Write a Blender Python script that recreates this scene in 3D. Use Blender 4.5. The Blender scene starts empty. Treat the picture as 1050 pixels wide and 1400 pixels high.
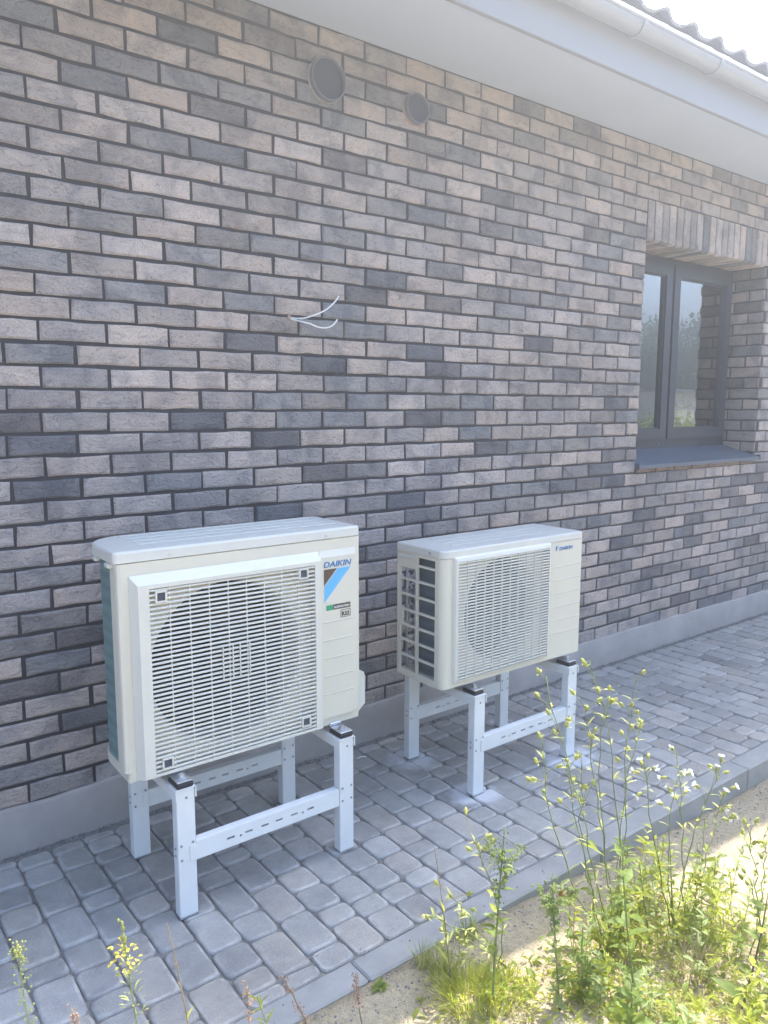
import bpy, bmesh, math, random
from mathutils import Vector, Matrix, noise
import numpy as np
PI = math.pi
sc = bpy.context.scene
COL = sc.collection

# ------------------------------------------------------------------ camera
CAM = Vector((-0.773, -2.731, 1.522))
CR = Vector((0.79394, -0.60799, 0.00150)).normalized()
CF = Vector((0.60206, 0.78682, -0.13539)).normalized()
CR = (CR - CF * CR.dot(CF)).normalized()
CU = CR.cross(CF)
cd = bpy.data.cameras.new('camera')
cd.sensor_fit = 'HORIZONTAL'; cd.sensor_width = 36.0; cd.lens = 36.0 * 1049.7 / 1050
cd.clip_start = 0.02; cd.clip_end = 2000
cam = bpy.data.objects.new('camera', cd); COL.objects.link(cam)
M = Matrix.Identity(4)
for i in range(3):
    M[i][0] = CR[i]; M[i][1] = CU[i]; M[i][2] = -CF[i]; M[i][3] = CAM[i]
cam.matrix_world = M
sc.camera = cam

# ------------------------------------------------------------------ light
SUN = Vector((0.46, 0.213, 0.862)).normalized()
EL = math.asin(SUN.z); AZ = math.atan2(SUN.x, SUN.y)
world = bpy.data.worlds.new('World'); sc.world = world; world.use_nodes = True
wt = world.node_tree
sky = wt.nodes.new('ShaderNodeTexSky'); sky.sky_type = 'NISHITA'; sky.sun_disc = False
sky.sun_elevation = EL; sky.sun_rotation = AZ
sky.air_density = 1.0; sky.dust_density = 0.9; sky.ozone_density = 1.3
bg = wt.nodes['Background']; wt.links.new(sky.outputs[0], bg.inputs[0]); bg.inputs[1].default_value = 0.15
sd = bpy.data.lights.new('sun', 'SUN'); sd.energy = 3.3; sd.angle = math.radians(0.53); sd.color = (1.0, 0.95, 0.86)
so = bpy.data.objects.new('sun', sd); COL.objects.link(so)
so.rotation_euler = SUN.to_track_quat('Z', 'Y').to_euler()
so.location = (3, 2, 8)
vs = sc.view_settings
vs.view_transform = 'Standard'; vs.look = 'None'; vs.gamma = 1.0; vs.use_curve_mapping = False
vs.exposure = 2.54
sc.render.engine = 'CYCLES'
sc.cycles.max_bounces = 8; sc.cycles.diffuse_bounces = 4; sc.cycles.transparent_max_bounces = 12
sc.cycles.use_denoising = True

def project(p):
    d = Vector(p) - CAM; z = d.dot(CF)
    if z < 0.05: return None
    return 525 + 1049.7 * d.dot(CR) / z, 700 - 1049.7 * d.dot(CU) / z, z

# ------------------------------------------------------------------ helpers
class MB:
    """collects polygons, then links them as one mesh object"""
    def __init__(s): s.v = []; s.f = []; s.cols = []; s.smooth = False
    def add(s, vs_, fs, col=None):
        o = len(s.v); s.v.extend([tuple(a) for a in vs_])
        for f in fs:
            s.f.append(tuple(i + o for i in f))
            if col is not None: s.cols.append(col)
    def box(s, x0, x1, y0, y1, z0, z1, col=None):
        s.add([(x0,y0,z0),(x1,y0,z0),(x1,y1,z0),(x0,y1,z0),(x0,y0,z1),(x1,y0,z1),(x1,y1,z1),(x0,y1,z1)],
              [(0,3,2,1),(4,5,6,7),(0,1,5,4),(1,2,6,5),(2,3,7,6),(3,0,4,7)], col)
    def bbox(s, x0, x1, y0, y1, z0, z1, b=.003):
        """box with bevelled edges"""
        x0, x1 = sorted((x0, x1)); y0, y1 = sorted((y0, y1)); z0, z1 = sorted((z0, z1))
        b = min(b, (x1-x0)*.45, (y1-y0)*.45, (z1-z0)*.45)
        P = {}; vs_ = []
        for ix in (0,1):
            for iy in (0,1):
                for iz in (0,1):
                    cx, cy, cz = (x0,x1)[ix], (y0,y1)[iy], (z0,z1)[iz]
                    dx, dy, dz = (b,-b)[ix], (b,-b)[iy], (b,-b)[iz]
                    for ax, p in ((0,(cx,cy+dy,cz+dz)),(1,(cx+dx,cy,cz+dz)),(2,(cx+dx,cy+dy,cz))):
                        P[(ix,iy,iz,ax)] = len(vs_); vs_.append(p)
        F = []
        for ix in (0,1): F.append([P[(ix,a,c,0)] for a,c in ((0,0),(1,0),(1,1),(0,1))])
        for iy in (0,1): F.append([P[(a,iy,c,1)] for a,c in ((0,0),(1,0),(1,1),(0,1))])
        for iz in (0,1): F.append([P[(a,c,iz,2)] for a,c in ((0,0),(1,0),(1,1),(0,1))])
        for a in (0,1):
            for c in (0,1):
                F.append([P[(0,a,c,1)],P[(1,a,c,1)],P[(1,a,c,2)],P[(0,a,c,2)]])
                F.append([P[(a,0,c,0)],P[(a,1,c,0)],P[(a,1,c,2)],P[(a,0,c,2)]])
                F.append([P[(a,c,0,0)],P[(a,c,1,0)],P[(a,c,1,1)],P[(a,c,0,1)]])
        for k in [(a,c,e) for a in (0,1) for c in (0,1) for e in (0,1)]:
            F.append([P[k+(0,)],P[k+(1,)],P[k+(2,)]])
        cen = Vector(((x0+x1)/2,(y0+y1)/2,(z0+z1)/2))
        G = []
        for f in F:
            a, c, e = (Vector(vs_[i]) for i in f[:3])
            G.append(f if (c-a).cross(e-c).dot(a-cen) > 0 else f[::-1])
        s.add(vs_, G)
    def prism(s, pts, z0, z1, b=0.0):
        """outline in plan (counter-clockwise) extruded up, top edge bevelled by b"""
        n = len(pts)
        rings = [[(x,y,z0) for x,y in pts]]
        if b > 0:
            rings.append([(x,y,z1-b) for x,y in pts])
            ins = inset(pts, b*.35); rings.append([(x,y,z1-b*.3) for x,y in ins])
            ins = inset(pts, b); rings.append([(x,y,z1) for x,y in ins])
        else: rings.append([(x,y,z1) for x,y in pts])
        vs_ = [p for r in rings for p in r]; F = []
        for k in range(len(rings)-1):
            for i in range(n):
                j = (i+1) % n
                F.append((k*n+i, k*n+j, (k+1)*n+j, (k+1)*n+i))
        F.append(tuple(range(n))[::-1]); F.append(tuple((len(rings)-1)*n+i for i in range(n)))
        s.add(vs_, F)
    def wall(s, pts, z0, z1):
        n = len(pts)
        s.add([(x,y,z0) for x,y in pts]+[(x,y,z1) for x,y in pts], [(i,i+1,n+i+1,n+i) for i in range(n-1)])
    def tube(s, pts, r0, r1=None, n=6, cap=True):
        r1 = r0 if r1 is None else r1
        pts = [Vector(p) for p in pts]; m = len(pts); vs_ = []; F = []
        up = Vector((0.123,0.31,0.9)).normalized(); 
        for i, p in enumerate(pts):
            t = (pts[min(i+1,m-1)]-pts[max(i-1,0)]).normalized()
            a = t.cross(up)
            if a.length < .05: a = t.cross(Vector((1,0,0)))
            a.normalize(); c = a.cross(t)
            r = r0+(r1-r0)*i/max(1,m-1)
            for k in range(n):
                w = 2*PI*k/n
                vs_.append(p+a*(math.cos(w)*r)+c*(math.sin(w)*r))
        for i in range(m-1):
            for k in range(n):
                j = (k+1) % n
                F.append((i*n+k, (i+1)*n+k, (i+1)*n+j, i*n+j))
        if cap: F.append(tuple(range(n))); F.append(tuple((m-1)*n+k for k in range(n))[::-1])
        s.add(vs_, F)
    def cyl(s, c, axis, r, h, n=16, r2=None):
        c = Vector(c); a = Vector(axis).normalized()
        s.tube([c, c+a*h], r, r2 if r2 is not None else r, n)
    def plate(s, o, ux, uy, un, w, h, t, holes=()):
        """sheet w x h x t with rectangular holes (x0,x1,y0,y1)"""
        o, ux, uy, un = Vector(o), Vector(ux), Vector(uy), Vector(un)
        xs = sorted({0.0, w} | {q for hh in holes for q in hh[:2] if 0 < q < w})
        ys = sorted({0.0, h} | {q for hh in holes for q in hh[2:] if 0 < q < h})
        def full(i, j):
            if i < 0 or j < 0 or i >= len(xs)-1 or j >= len(ys)-1: return False
            cx, cy = (xs[i]+xs[i+1])/2, (ys[j]+ys[j+1])/2
            return not any(a < cx < b and c < cy < d for a,b,c,d in holes)
        idx = {}; vs_ = []; F = []
        def V(i, j, k):
            if (i,j,k) not in idx:
                idx[(i,j,k)] = len(vs_); vs_.append(o+ux*xs[i]+uy*ys[j]-un*(t*k))
            return idx[(i,j,k)]
        for i in range(len(xs)-1):
            for j in range(len(ys)-1):
                if not full(i,j): continue
                F.append((V(i,j,0),V(i+1,j,0),V(i+1,j+1,0),V(i,j+1,0)))
                F.append((V(i,j,1),V(i,j+1,1),V(i+1,j+1,1),V(i+1,j,1)))
                if not full(i-1,j): F.append((V(i,j,0),V(i,j+1,0),V(i,j+1,1),V(i,j,1)))
                if not full(i+1,j): F.append((V(i+1,j,0),V(i+1,j,1),V(i+1,j+1,1),V(i+1,j+1,0)))
                if not full(i,j-1): F.append((V(i,j,0),V(i,j,1),V(i+1,j,1),V(i+1,j,0)))
                if not full(i,j+1): F.append((V(i,j+1,0),V(i+1,j+1,0),V(i+1,j+1,1),V(i,j+1,1)))
        s.add(vs_, F)
    def mesh(s, name, mats, off=(0,0,0), smooth=None):
        me = bpy.data.meshes.new(name)
        ox, oy, oz = off
        me.from_pydata([(x-ox,y-oy,z-oz) for x,y,z in s.v], [], s.f)
        for m in (mats if isinstance(mats,(list,tuple)) else [mats]): me.materials.append(m)
        if s.cols and len(s.cols) == len(s.f):
            at = me.attributes.new('tone', 'FLOAT_COLOR', 'FACE')
            at.data.foreach_set('color', [c for col in s.cols for c in (*col,1.0)])
        if smooth if smooth is not None else s.smooth:
            me.polygons.foreach_set('use_smooth', [True]*len(me.polygons))
        me.update()
        return me
    def build(s, name, mat, parent=None, smooth=None):
        off = WLOC.get(parent.name, (0,0,0)) if parent else (0,0,0)
        return link(name, s.mesh(name, mat, off, smooth), parent)

WLOC = {}
def link(name, me, parent=None, loc=(0,0,0)):
    o = bpy.data.objects.new(name, me); COL.objects.link(o)
    if parent:
        o.parent = parent; WLOC[o.name] = WLOC.get(parent.name, (0,0,0))
    o.location = loc
    return o
def tag(o, label=None, cat=None, group=None, kind=None):
    if label: o['label'] = label
    if cat: o['category'] = cat
    if group: o['group'] = group
    if kind: o['kind'] = kind
    return o
def thing(name, label, cat, loc=(0,0,0), group=None):
    o = bpy.data.objects.new(name, None); COL.objects.link(o); o.location = loc
    o.empty_display_size = .1
    WLOC[o.name] = tuple(loc)
    return tag(o, label, cat, group)
def inset(pts, d):
    n = len(pts); out = []
    for i in range(n):
        p0, p1, p2 = (Vector(pts[(i+k) % n]) for k in (-1,0,1))
        e1 = (p1-p0).normalized(); e2 = (p2-p1).normalized()
        n1 = Vector((-e1.y,e1.x)); n2 = Vector((-e2.y,e2.x))
        b = (n1+n2); b = b/max(.3,b.dot(n1)) if b.length > 1e-6 else n1
        out.append((p1.x+b.x*d, p1.y+b.y*d))
    return out
def rrect(x0, x1, y0, y1, r, n=6):
    """rounded rectangle outline; r = radii for (x0y0, x1y0, x1y1, x0y1)"""
    out = []
    for (cx, cy, a0, rr) in ((x0,y0,PI,r[0]),(x1,y0,1.5*PI,r[1]),(x1,y1,0,r[2]),(x0,y1,.5*PI,r[3])):
        sx = 1 if cx == x0 else -1; sy = 1 if cy == y0 else -1
        if rr <= 0: out.append((cx,cy)); continue
        for k in range(n+1):
            a = a0 + .5*PI*k/n
            out.append((cx+sx*rr+math.cos(a)*rr, cy+sy*rr+math.sin(a)*rr))
    return out
def bez(p0, p1, p2, n=8):
    p0, p1, p2 = Vector(p0), Vector(p1), Vector(p2)
    return [p0*(1-t)**2+p1*(2*t*(1-t))+p2*t*t for t in [i/n for i in range(n+1)]]

# ------------------------------------------------------------------ materials
def nt(name):
    m = bpy.data.materials.new(name); m.use_nodes = True
    t = m.node_tree; b = t.nodes['Principled BSDF']
    return m, t, b
def N(t, typ, **kw):
    n = t.nodes.new(typ)
    for k, v in kw.items():
        if k.startswith('_'): setattr(n, k[1:], v)
        else:
            key = k.replace('__', ' ')
            n.inputs[key].default_value = v
    return n
def L(t, a, b): t.links.new(a, b)
def noise_n(t, vec, scale, detail=4, rough=.6, dist=0):
    n = N(t, 'ShaderNodeTexNoise', Scale=scale, Detail=detail, Roughness=rough, Distortion=dist)
    if vec is not None: L(t, vec, n.inputs['Vector'])
    return n
def ramp(t, fac, stops):
    r = t.nodes.new('ShaderNodeValToRGB')
    while len(r.color_ramp.elements) < len(stops): r.color_ramp.elements.new(.5)
    for e, (p, c) in zip(r.color_ramp.elements, stops):
        e.position = p; e.color = (*c, 1) if len(c) == 3 else c
    L(t, fac, r.inputs[0]); return r
def mixc(t, fac, a, b, mode='MIX'):
    m = t.nodes.new('ShaderNodeMix'); m.data_type = 'RGBA'; m.blend_type = mode
    for s_, v in ((m.inputs[0], fac), (m.inputs[6], a), (m.inputs[7], b)):
        if isinstance(v, (int, float)): s_.default_value = v
        elif isinstance(v, tuple): s_.default_value = (*v, 1) if len(v) == 3 else v
        else: L(t, v, s_)
    return m.outputs[2]
def pos(t):
    return t.nodes.new('ShaderNodeNewGeometry').outputs['Position']
def mapped(t, vec, scale):
    m = t.nodes.new('ShaderNodeMapping'); m.inputs['Scale'].default_value = scale
    L(t, vec, m.inputs['Vector']); return m.outputs[0]
def bump(t, b, h, strength=.4, dist=.003, prev=None):
    n = N(t, 'ShaderNodeBump', Strength=strength, Distance=dist)
    L(t, h, n.inputs['Height'])
    if prev is not None: L(t, prev.outputs[0], n.inputs['Normal'])
    L(t, n.outputs[0], b.inputs['Normal']); return n
def simple(name, col, rough=.5, metal=0, var=.08, scale=14, bumpy=0.0, bscale=180, spec=.5):
    m, t, b = nt(name)
    p = pos(t); n = noise_n(t, p, scale)
    lo = tuple(c*(1-var) for c in col); hi = tuple(min(1,c*(1+var)) for c in col)
    r = ramp(t, n.outputs[0], [(.3,lo),(.7,hi)])
    L(t, r.outputs[0], b.inputs['Base Color'])
    b.inputs['Roughness'].default_value = rough; b.inputs['Metallic'].default_value = metal
    b.inputs['Specular IOR Level'].default_value = spec
    if bumpy:
        bump(t, b, noise_n(t, p, bscale, 3).outputs[0], bumpy, .002)
    return m

def brick_mat(name, from_object):
    m, t, b = nt(name); p = pos(t)
    if from_object: c = t.nodes.new('ShaderNodeObjectInfo').outputs['Color']
    else:
        a = t.nodes.new('ShaderNodeAttribute'); a.attribute_name = 'tone'; c = a.outputs['Color']
    big = noise_n(t, p, 7, 3, .55, .6)
    f = ramp(t, big.outputs[0], [(.38,(.72,.735,.76)),(.50,(.98,.98,.98)),(.66,(1.12,1.09,1.05))])
    c1 = mixc(t, 1.0, c, f.outputs[0], 'MULTIPLY')
    # sandy coating, speckled
    sp = noise_n(t, p, 260, 2, .7)
    f2 = ramp(t, sp.outputs[0], [(.30,(.60,.60,.60)),(.5,(1,1,1)),(.70,(1.30,1.28,1.24))])
    c2 = mixc(t, .65, c1, f2.outputs[0], 'MULTIPLY')
    # hand-moulded creases
    cr = noise_n(t, mapped(t, p, (18,18,34)), 1.0, 4, .6, 2.6)
    cc = ramp(t, cr.outputs[0], [(.36,(.55,.55,.55)),(.43,(1,1,1)),(1,(1,1,1))])
    c3 = mixc(t, .55, c2, cc.outputs[0], 'MULTIPLY')
    L(t, c3, b.inputs['Base Color']); b.inputs['Roughness'].default_value = .9
    b.inputs['Specular IOR Level'].default_value = .25
    b1 = bump(t, b, cr.outputs[0], 1.0, .011)
    bump(t, b, sp.outputs[0], .7, .002, b1)
    return m
M_BRICK = brick_mat('hand_moulded_brick', True)
M_BRICK_FAR = brick_mat('hand_moulded_brick_joined', False)
M_MORTAR = simple('dark_mortar', (.053,.050,.054), .95, 0, .2, 30, .6, 240)

def paver_mat(name, from_object, highlit=False):
    m, t, b = nt(name); p = pos(t)
    if from_object: c = t.nodes.new('ShaderNodeObjectInfo').outputs['Color']
    else:
        a = t.nodes.new('ShaderNodeAttribute'); a.attribute_name = 'tone'; c = a.outputs['Color']
    n1 = noise_n(t, p, 16, 5, .65)
    c1 = mixc(t, .8, c, ramp(t, n1.outputs[0], [(.3,(.80,.80,.82)),(.7,(1.16,1.15,1.12))]).outputs[0], 'MULTIPLY')
    n2 = noise_n(t, p, 330, 2, .7)
    c2 = mixc(t, .7, c1, ramp(t, n2.outputs[0], [(.32,(.68,.68,.70)),(.5,(1,1,1)),(.68,(1.28,1.26,1.24))]).outputs[0], 'MULTIPLY')
    st_ = noise_n(t, p, 2.6, 5, .6)
    c2 = mixc(t, 1, c2, ramp(t, st_.outputs[0], [(.35,(.84,.84,.85)),(.62,(1.08,1.07,1.05))]).outputs[0], 'MULTIPLY')
    sx = t.nodes.new('ShaderNodeSeparateXYZ'); L(t, p, sx.inputs[0])
    sm = N(t, 'ShaderNodeMapRange'); sm.inputs[1].default_value = -.80; sm.inputs[2].default_value = -1.16; sm.inputs[3].default_value = 0; sm.inputs[4].default_value = .55
    L(t, sx.outputs[1], sm.inputs[0])
    sn = ramp(t, noise_n(t, p, 11, 6, .7).outputs[0], [(.50,(0,0,0)),(.66,(1,1,1))])
    sf_ = N(t, 'ShaderNodeMath', _operation='MULTIPLY'); L(t, sm.outputs[0], sf_.inputs[0]); L(t, sn.outputs[0], sf_.inputs[1])
    c2 = mixc(t, sf_.outputs[0], c2, (.40,.35,.27))
    # pale scuffs
    n3 = noise_n(t, mapped(t, p, (9,30,9)), 1, 6, .75, 1.0)
    sc_ = ramp(t, n3.outputs[0], [(.66,(0,0,0)),(.74,(1,1,1))])
    c3 = mixc(t, mulv(t, sc_.outputs[0], .35), c2, (.5,.5,.5))
    # dried white mortar slurry around the feet of the small unit's stand
    acc = None
    for (fx, fy, rad) in ((1.262,-.665,.115),(1.262,-.272,.12),(1.82,-.675,.15),(1.825,-.275,.09)):
        d = N(t, 'ShaderNodeVectorMath', _operation='DISTANCE'); L(t, p, d.inputs[0]); d.inputs[1].default_value = (fx,fy,0)
        nn = noise_n(t, p, 14, 4, .6)
        ad = N(t, 'ShaderNodeMath', _operation='MULTIPLY_ADD'); L(t, nn.outputs[0], ad.inputs[0]); ad.inputs[1].default_value = .13; L(t, d.outputs['Value'], ad.inputs[2])
        mr = N(t, 'ShaderNodeMapRange'); mr.inputs[1].default_value = rad*.6+.065; mr.inputs[2].default_value = rad+.065
        mr.inputs[3].default_value = .75; mr.inputs[4].default_value = 0; L(t, ad.outputs[0], mr.inputs[0])
        if acc is None: acc = mr.outputs[0]
        else:
            mx = N(t, 'ShaderNodeMath', _operation='MAXIMUM'); L(t, acc, mx.inputs[0]); L(t, mr.outputs[0], mx.inputs[1]); acc = mx.outputs[0]
    c4 = mixc(t, acc, c3, (.62,.62,.64))
    if highlit: c4 = mixc(t, ramp(t, n1.outputs[0], [(.42,(0,0,0)),(.70,(.45,.45,.45))]).outputs[0], c4, (.62,.60,.58))  # paints bright edge highlights into the colour, patchy like wear
    L(t, c4, b.inputs['Base Color']); b.inputs['Roughness'].default_value = .85
    b.inputs['Specular IOR Level'].default_value = .3
    b1 = bump(t, b, n1.outputs[0], .35, .006)
    bump(t, b, n2.outputs[0], .5, .0012, b1)
    return m
def mulv(t, a, k):
    n = N(t, 'ShaderNodeMath', _operation='MULTIPLY'); L(t, a, n.inputs[0]); n.inputs[1].default_value = k
    return n.outputs[0]
M_PAVER = paver_mat('grey_concrete_paver', True)
M_PAVER_EDGE = paver_mat('paver_edge_highlight', True, True)  # for the bevel rings, with their highlights painted in
M_PAVER_FAR = paver_mat('grey_concrete_paver_joined', False)
M_KERB = simple('concrete_kerb', (.30,.295,.285), .9, 0, .14, 9, .4, 220)
M_JOINT = simple('jointing_sand', (.20,.19,.175), 1, 0, .3, 60, .8, 300)
M_PLINTH = simple('plinth_render', (.385,.35,.325), .9, 0, .16, 5, .6, 110)
M_GRAVEL = simple('gravel_chips', (.26,.255,.25), .9, 0, .5, 45)
M_CASE = simple('ivory_casing', (.655,.615,.515), .38, 0, .035, 3.5, .05, 400)
M_CASETOP = simple('ivory_lid', (.62,.61,.56), .33, 0, .03, 9, .05, 400)
M_GRILLE = simple('grille_plastic', (.66,.635,.56), .42, 0, .02, 8)
M_DARK = simple('dark_interior', (.009,.009,.011), .7, 0, .2, 20)
M_FAN = simple('fan_plastic', (.008,.008,.010), .42, 0, .1, 12)
M_STAND = simple('white_powder_coat', (.74,.745,.73), .45, 0, .04, 11, .06, 300)
M_GALV = simple('galvanised_steel', (.55,.56,.58), .35, .85, .2, 30)
M_RUBBER = simple('black_rubber', (.025,.025,.028), .7)
M_BOLT = simple('bolt_steel', (.30,.31,.33), .4, .7, .2)
M_BLUE = simple('print_blue', (.02,.17,.42), .4, 0, .01)
M_SKYBLUE = simple('print_light_blue', (.12,.45,.80), .4, 0, .01)
M_BROWN = simple('print_brown', (.10,.065,.05), .4, 0, .01)
M_GREEN = simple('print_green', (.03,.30,.16), .4, 0, .01)
M_BLACK = simple('print_black', (.03,.03,.03), .4, 0, .01)
M_WHITEPRINT = simple('print_white', (.75,.75,.72), .4, 0, .01)
M_GREYPRINT = simple('panel_groove', (.42,.41,.37), .5, 0, .02)
M_FRAME = simple('anthracite_frame', (.040,.050,.068), .42, 0, .04, 12)
M_SILL = simple('sill_metal', (.10,.125,.165), .45, 0, .06, 8, .08, 300)
M_SOFFIT = simple('soffit_board', (.48,.54,.655), .7, 0, .03, 2)
M_FASCIA = simple('fascia_board', (.22,.235,.26), .6, 0, .03, 2)
M_GUTTER = simple('gutter_coat', (.22,.232,.25), .3, 0, .03, 5)
M_TILE = simple('roof_tile_glaze', (.20,.22,.26), .3, 0, .12, 6, .1, 90)
M_PIPE = simple('grey_pipe', (.17,.178,.20), .6, 0, .05)
M_CAP = simple('pipe_cap', (.07,.077,.095), .7, 0, .1, 10)
M_ORANGE = simple('orange_pipe', (.40,.25,.18), .6, 0, .1)
M_CABLE = simple('white_cable', (.78,.78,.76), .45, 0, .02)
M_PLASTER = simple('plain_plaster', (.45,.44,.43), .9, 0, .05)
M_ROOM = simple('room_wall', (.32,.31,.30), .9, 0, .05)

def coil_mat(name, k):
    m, t, b = nt(name); p = pos(t)
    w = N(t, 'ShaderNodeTexWave', Scale=7.6, Distortion=.15); w.wave_type = 'BANDS'; w.bands_direction = 'Z'
    L(t, p, w.inputs['Vector'])
    n = noise_n(t, p, 12, 3)
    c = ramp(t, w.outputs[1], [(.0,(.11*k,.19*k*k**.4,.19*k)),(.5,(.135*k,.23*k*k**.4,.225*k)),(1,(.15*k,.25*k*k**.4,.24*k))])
    c2 = mixc(t, .5, c.outputs[0], ramp(t, n.outputs[0], [(.3,(.8,.85,.9)),(.7,(1.15,1.12,1.1))]).outputs[0], 'MULTIPLY')
    L(t, c2, b.inputs['Base Color']); b.inputs['Roughness'].default_value = .5
    bump(t, b, w.outputs[1], .5, .004)
    return m
M_COIL = coil_mat('green_coil_fins', 1.0)
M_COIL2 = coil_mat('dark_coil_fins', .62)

def glass_mat():
    m = bpy.data.materials.new('window_glass'); m.use_nodes = True; t = m.node_tree
    for n in list(t.nodes): t.nodes.remove(n)
    out = t.nodes.new('ShaderNodeOutputMaterial')
    g = N(t, 'ShaderNodeBsdfGlossy', Roughness=.008); g.inputs['Color'].default_value = (.92,.95,.97,1)
    tr = t.nodes.new('ShaderNodeBsdfTransparent'); tr.inputs['Color'].default_value = (.80,.84,.84,1)
    fr = N(t, 'ShaderNodeFresnel', IOR=4.6)
    mx = t.nodes.new('ShaderNodeMixShader')
    nn = noise_n(t, pos(t), 3.0, 2)
    bp = N(t, 'ShaderNodeBump', Strength=.03, Distance=.01); L(t, nn.outputs[0], bp.inputs['Height'])
    L(t, bp.outputs[0], g.inputs['Normal'])
    L(t, fr.outputs[0], mx.inputs[0]); L(t, tr.outputs[0], mx.inputs[1]); L(t, g.outputs[0], mx.inputs[2])
    L(t, mx.outputs[0], out.inputs[0]); return m
M_GLASS = glass_mat()

def leaf_mat(name, col, trans, var=.35, rough=.55, tfac=.5):
    m = bpy.data.materials.new(name); m.use_nodes = True; t = m.node_tree
    b = t.nodes['Principled BSDF']; out = t.nodes['Material Output']
    p = pos(t); n = noise_n(t, p, 22, 3, .6)
    oi = t.nodes.new('ShaderNodeObjectInfo')
    f = ramp(t, n.outputs[0], [(.28,tuple(1-var for _ in '111')),(.72,tuple(1+var for _ in '111'))])
    c = mixc(t, 1, col, f.outputs[0], 'MULTIPLY')
    L(t, c, b.inputs['Base Color']); b.inputs['Roughness'].default_value = rough
    b.inputs['Specular IOR Level'].default_value = .3
    tl = t.nodes.new('ShaderNodeBsdfTranslucent')
    L(t, mixc(t, 1, trans, f.outputs[0], 'MULTIPLY'), tl.inputs[0])
    mx = t.nodes.new('ShaderNodeMixShader'); mx.inputs[0].default_value = tfac
    L(t, b.outputs[0], mx.inputs[1]); L(t, tl.outputs[0], mx.inputs[2]); L(t, mx.outputs[0], out.inputs[0])
    return m
M_LEAF = leaf_mat('weed_leaf', (.15,.21,.06), (.50,.58,.11))
M_LEAFB = leaf_mat('bright_weed_leaf', (.27,.31,.06), (.80,.80,.14))
M_LEAFP = leaf_mat('pale_weed_leaf', (.30,.35,.17), (.56,.62,.26))
M_STEM = leaf_mat('weed_stem', (.28,.32,.13), (.38,.42,.16), .25, .6, .2)
M_STEMR = leaf_mat('reddish_stem', (.14,.085,.05), (.16,.09,.05), .25, .6, .2)
M_DRY = leaf_mat('dry_straw', (.38,.31,.19), (.36,.30,.16), .3, .8, .3)
M_BUD = leaf_mat('flower_bud', (.46,.47,.17), (.58,.58,.18), .2, .6, .4)
M_PETAL = leaf_mat('white_petal', (.74,.74,.68), (.6,.6,.52), .06, .6, .4)
M_YELLOW = leaf_mat('yellow_petal', (.62,.52,.10), (.6,.5,.08), .15, .6, .4)
M_PINK = leaf_mat('pale_pink_petal', (.60,.42,.32), (.5,.35,.24), .2, .6, .4)
M_GRASS = leaf_mat('grass_blade', (.22,.26,.07), (.56,.60,.13))
M_TREE = leaf_mat('tree_leaf', (.045,.075,.022), (.10,.15,.03), .4)
M_BARK = simple('tree_bark', (.10,.08,.06), .95, 0, .3, 5, .6, 20)
M_ORANGELEAF = leaf_mat('withered_orange_leaf', (.40,.17,.05), (.45,.17,.04), .35, .7, .3)

def sand_mat():
    m, t, b = nt('sandy_soil'); p = pos(t)
    n1 = noise_n(t, p, 3.2, 6, .65); n2 = noise_n(t, p, 60, 4, .7); n3 = noise_n(t, p, 380, 2, .7)
    c = ramp(t, n1.outputs[0], [(.3,(.30,.255,.185)),(.5,(.40,.345,.25)),(.7,(.47,.41,.30))])
    c2 = mixc(t, .8, c.outputs[0], ramp(t, n2.outputs[0], [(.3,(.70,.69,.68)),(.6,(1.08,1.06,1.04))]).outputs[0], 'MULTIPLY')
    c3 = mixc(t, .8, c2, ramp(t, n3.outputs[0], [(.33,(.55,.54,.53)),(.5,(1,1,1)),(.68,(1.35,1.32,1.28))]).outputs[0], 'MULTIPLY')
    L(t, c3, b.inputs['Base Color']); b.inputs['Roughness'].default_value = 1
    b.inputs['Specular IOR Level'].default_value = .1
    b1 = bump(t, b, n2.outputs[0], .7, .012); bump(t, b, n3.outputs[0], .7, .003, b1)
    return m
M_SAND = sand_mat()

# ------------------------------------------------------------------ ground
rnd = random.Random(11)
VEIL_DENSITY = .044
KERB_OUT = -1.222
def sand_z(x, y):
    d = max(0.0, KERB_OUT - y)
    base = -.009 - .085*min(1, max(0, (x-.6)/1.5))
    base += .02*math.exp(-((x-.9)**2+(y+1.75)**2)/.12)
    amp = min(1.0, d/.25+.06)
    if x > -4 and x < 9 and y > -7:
        base += amp*(.022*noise.noise((x*3.1,y*3.1,.3))+.012*noise.noise((x*9,y*9,2.1))+.006*noise.noise((x*23,y*23,5)))
    if y > KERB_OUT+.02: base = -.13
    return base
xs = sorted(set([-120,-60,-25,-12,-8,-5,-3,-2] + [-1.4+.035*i for i in range(150)] + [4,5,6.5,8,12,20,35,60,120]))
ys = sorted(set([-120,-60,-35,-20,-12,-8,-6,-5,-4.2,-3.6] + [-3.2+.035*i for i in range(56)] + [KERB_OUT,KERB_OUT+.03,-.6,0,3,12,40,120]))
g = MB(); nx = len(xs)
g.v = [(x,y,sand_z(x,y) if -3.7 < y else (-.03 + .05*noise.noise((x*.2,y*.2,0)))) for y in ys for x in xs]
g.f = [(j*nx+i,j*nx+i+1,(j+1)*nx+i+1,(j+1)*nx+i) for j in range(len(ys)-1) for i in range(nx-1)]
tag(g.build('sandy_ground', M_SAND, smooth=True), kind='structure')

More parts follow.
